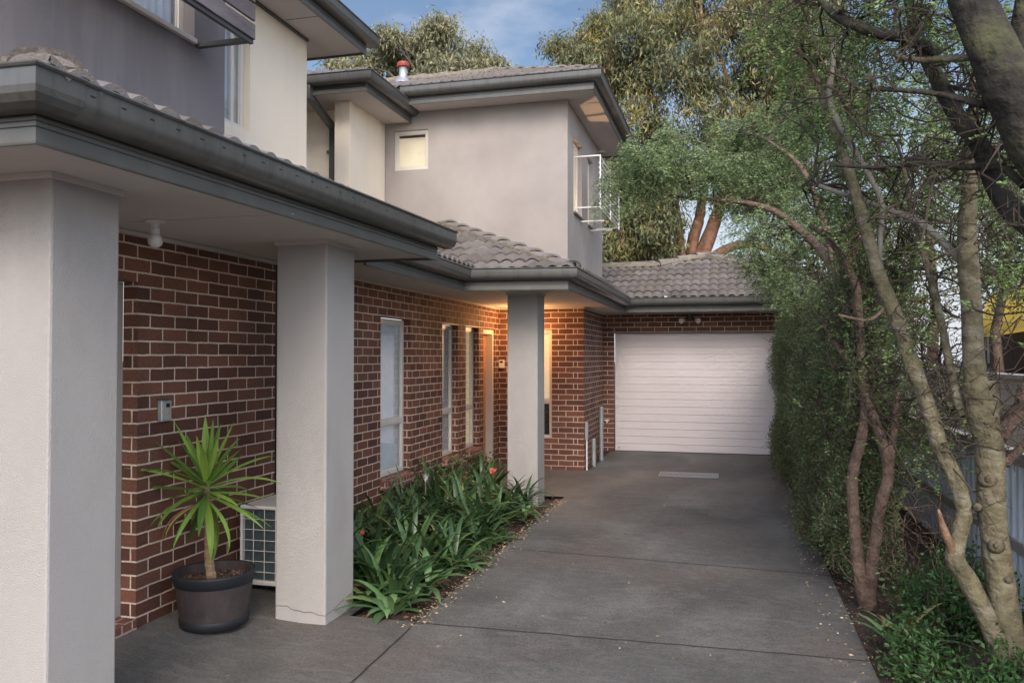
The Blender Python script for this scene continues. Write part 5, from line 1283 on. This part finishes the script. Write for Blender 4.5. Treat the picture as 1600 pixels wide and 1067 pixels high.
# ------------------------------------------------------------------ side fence, neighbour
FXF = 1.95
fe = thing('side_fence', (FXF, 8, 0), 'pale blue-grey corrugated steel fence with brown rails behind the trees', 'fence')
cor = MB()
ys = frange(2.0, 14.4, .02)
pr = [FXF + .018 * max(-1, min(1, 1.7 * math.sin(2 * math.pi * y / .14))) for y in ys]
for i in range(len(ys) - 1): cor.quad((pr[i], ys[i], -.1), (pr[i + 1], ys[i + 1], -.1), (pr[i + 1], ys[i + 1], .97), (pr[i], ys[i], .97))
cor.build('panels', M['fence_steel'], fe)
for z0_, z1_ in ((.93, 1.01), (.33, .40)):
    MB().box(FXF - .045, FXF - .02, 2, 14.4, z0_, z1_).build('rail', M['fence_rail'], fe)
MB().box(FXF - .055, FXF + .03, 2, 14.4, 1.011, 1.026).build('capping', M['fence_rail'], fe)
for y in frange(2.2, 14.2, 2.4): MB().box(FXF + .021, FXF + .07, y, y + .06, -.1, 1.0).build('post', M['fence_rail'], fe)
nb = thing('garden_wall', (2.75, 9, 0), 'beige rendered neighbour wall showing just above the corrugated fence', 'wall')
MB().box(2.75, 2.95, 3, 14, -.3, 1.46).build('wall', M['beige_wall'], nb)
MB().box(2.72, 2.98, 3, 14, 1.461, 1.50).build('capping', M['fence_rail'], nb)
tf = thing('timber_fence', (4.0, 11, 0), 'dark brown paling fence standing beyond the beige wall', 'fence')
random.seed(4); tm = MB()
for k in range(90): tm.box(4.0, 4.02, 5 + k * .11, 5 + k * .11 + .10, -.3, 2.12 + random.uniform(-.02, .02))
tm.build('palings', M['timber_brown'], tf); MB().box(3.95, 3.999, 5, 15, 1.5, 1.58).build('rail', M['timber_brown'], tf)
aw = thing('yellow_awning', (3.6, 11, 0), 'yellow canvas awning glimpsed through branches at the right edge', 'awning')
a0, a1, a2, a3 = at(1522, 530, 12), at(1680, 505, 10.5), at(1680, 425, 13.5), at(1545, 462, 14.5)
cv = MB(); N_ = 10
for i in range(N_):
    for j in range(N_):
        def pp(u, v): p = a0.lerp(a1, u).lerp(a3.lerp(a2, u), v); return (p.x, p.y, p.z - .12 * math.sin(math.pi * u) * math.sin(math.pi * v))
        cv.quad(pp(i / N_, j / N_), pp((i + 1) / N_, j / N_), pp((i + 1) / N_, (j + 1) / N_), pp(i / N_, (j + 1) / N_))
cv.build('canvas', M['yellow'], aw, smooth=True)
for p in (a0, a1, a2, a3): MB().tube([(p.x, p.y, -.3), tuple(p)], .025, 8).build('pole', M['galv'], aw)

# ------------------------------------------------------------------ undergrowth at right
random.seed(55)
ug = [(1.05, 5.0, .45, .22, 'low leafy shrub at the driveway corner under the twin-stem tree'), (1.25, 5.5, .75, .28, 'bright green leafy shrub between the twin-stem tree and the fence'), (1.55, 5.7, .8, .26, 'green shrub against the corrugated fence left of the thick trunk'),
      (1.1, 4.55, .35, .24, 'low green shrub in the bottom right corner by the driveway edge'), (1.35, 4.5, .5, .25, 'leafy shrub at the foot of the slender leaning tree'), (1.75, 5.3, .7, .22, 'shrub peeping out right of the thick olive trunk'),
      (1.6, 6.6, .95, .26, 'tall thin shrub before the fence behind the leaning trunk'), (1.3, 6.0, .6, .25, 'mid green shrub just behind the twin brown stems'), (1.75, 4.6, .6, .25, 'leafy shrub cut by the right edge of the photo')]
for (x, y, h, r, lb) in ug: leafy('garden_shrub', (x, y), h * (.42 if x > 1.4 else .62), r, 1700, M['leaf_shrub'], lb, L=.040, W=.017, group='shrubs under the trees at right', stems=13)
sp = thing('strap_leaf_plant', (.98, 5.3, -.1), 'single strap-leaved plant beside the twin brown stems', 'plant')
mb = MB()
for k in range(12): strap(mb, (.98, 5.35, -.1), k * 2.4, R(random.uniform(40, 80)), random.uniform(.3, .5), .04, 1.4, 7, .3)
mb.build('leaves', M['bromeliad'], sp)
tw = MB()
for _ in range(150):
    p = Vector((random.uniform(.95, 1.7), random.uniform(6.0, 8.2), random.uniform(-.08, .5))); d = Vector((random.gauss(-.2, .35), random.gauss(-.2, .5), random.uniform(.1, .9))).normalized()
    q = curve(p, p + d * random.uniform(.15, .42), 4, .3); tw.tube(q, taper(len(q), .005, .002), 3, False)
tag(tw.build('bare_twigs', M['bark_brown']), 'tangle of bare brown twigs at the foot of the hedge end', 'twigs', kind='stuff')
n = 2600; cc = np.stack([rng.uniform(.8, 1.9, n), rng.uniform(3, 9, n), rng.uniform(-.125, -.08, n)], 1)
o = link('bark_mulch', leafmesh('bark_mulch', cc, rng.normal(size=(n, 3)) * np.array([1, 1, .3]), rng.uniform(.02, .06, n), rng.uniform(.008, .02, n)), M['mulch']); tag(o, 'brown bark mulch under the right-hand trees', 'mulch', kind='stuff')
n = 3500; cc = np.stack([rng.uniform(-3.5, -2.03, n), rng.uniform(5.15, 10.1, n), np.zeros(n)], 1); cc = cc[~((cc[:, 0] < -2.5) & (cc[:, 1] < 5.6))]; n = len(cc); cc[:, 2] = [gz(a, b) - .02 for a, b in cc[:, :2]]
o = link('bark_mulch', leafmesh('bark_mulch', cc, rng.normal(size=(n, 3)) * np.array([1, 1, .3]), rng.uniform(.02, .055, n), rng.uniform(.008, .02, n)), M['mulch']); tag(o, 'brown bark mulch in the bed beside the brick wall', 'mulch', kind='stuff')
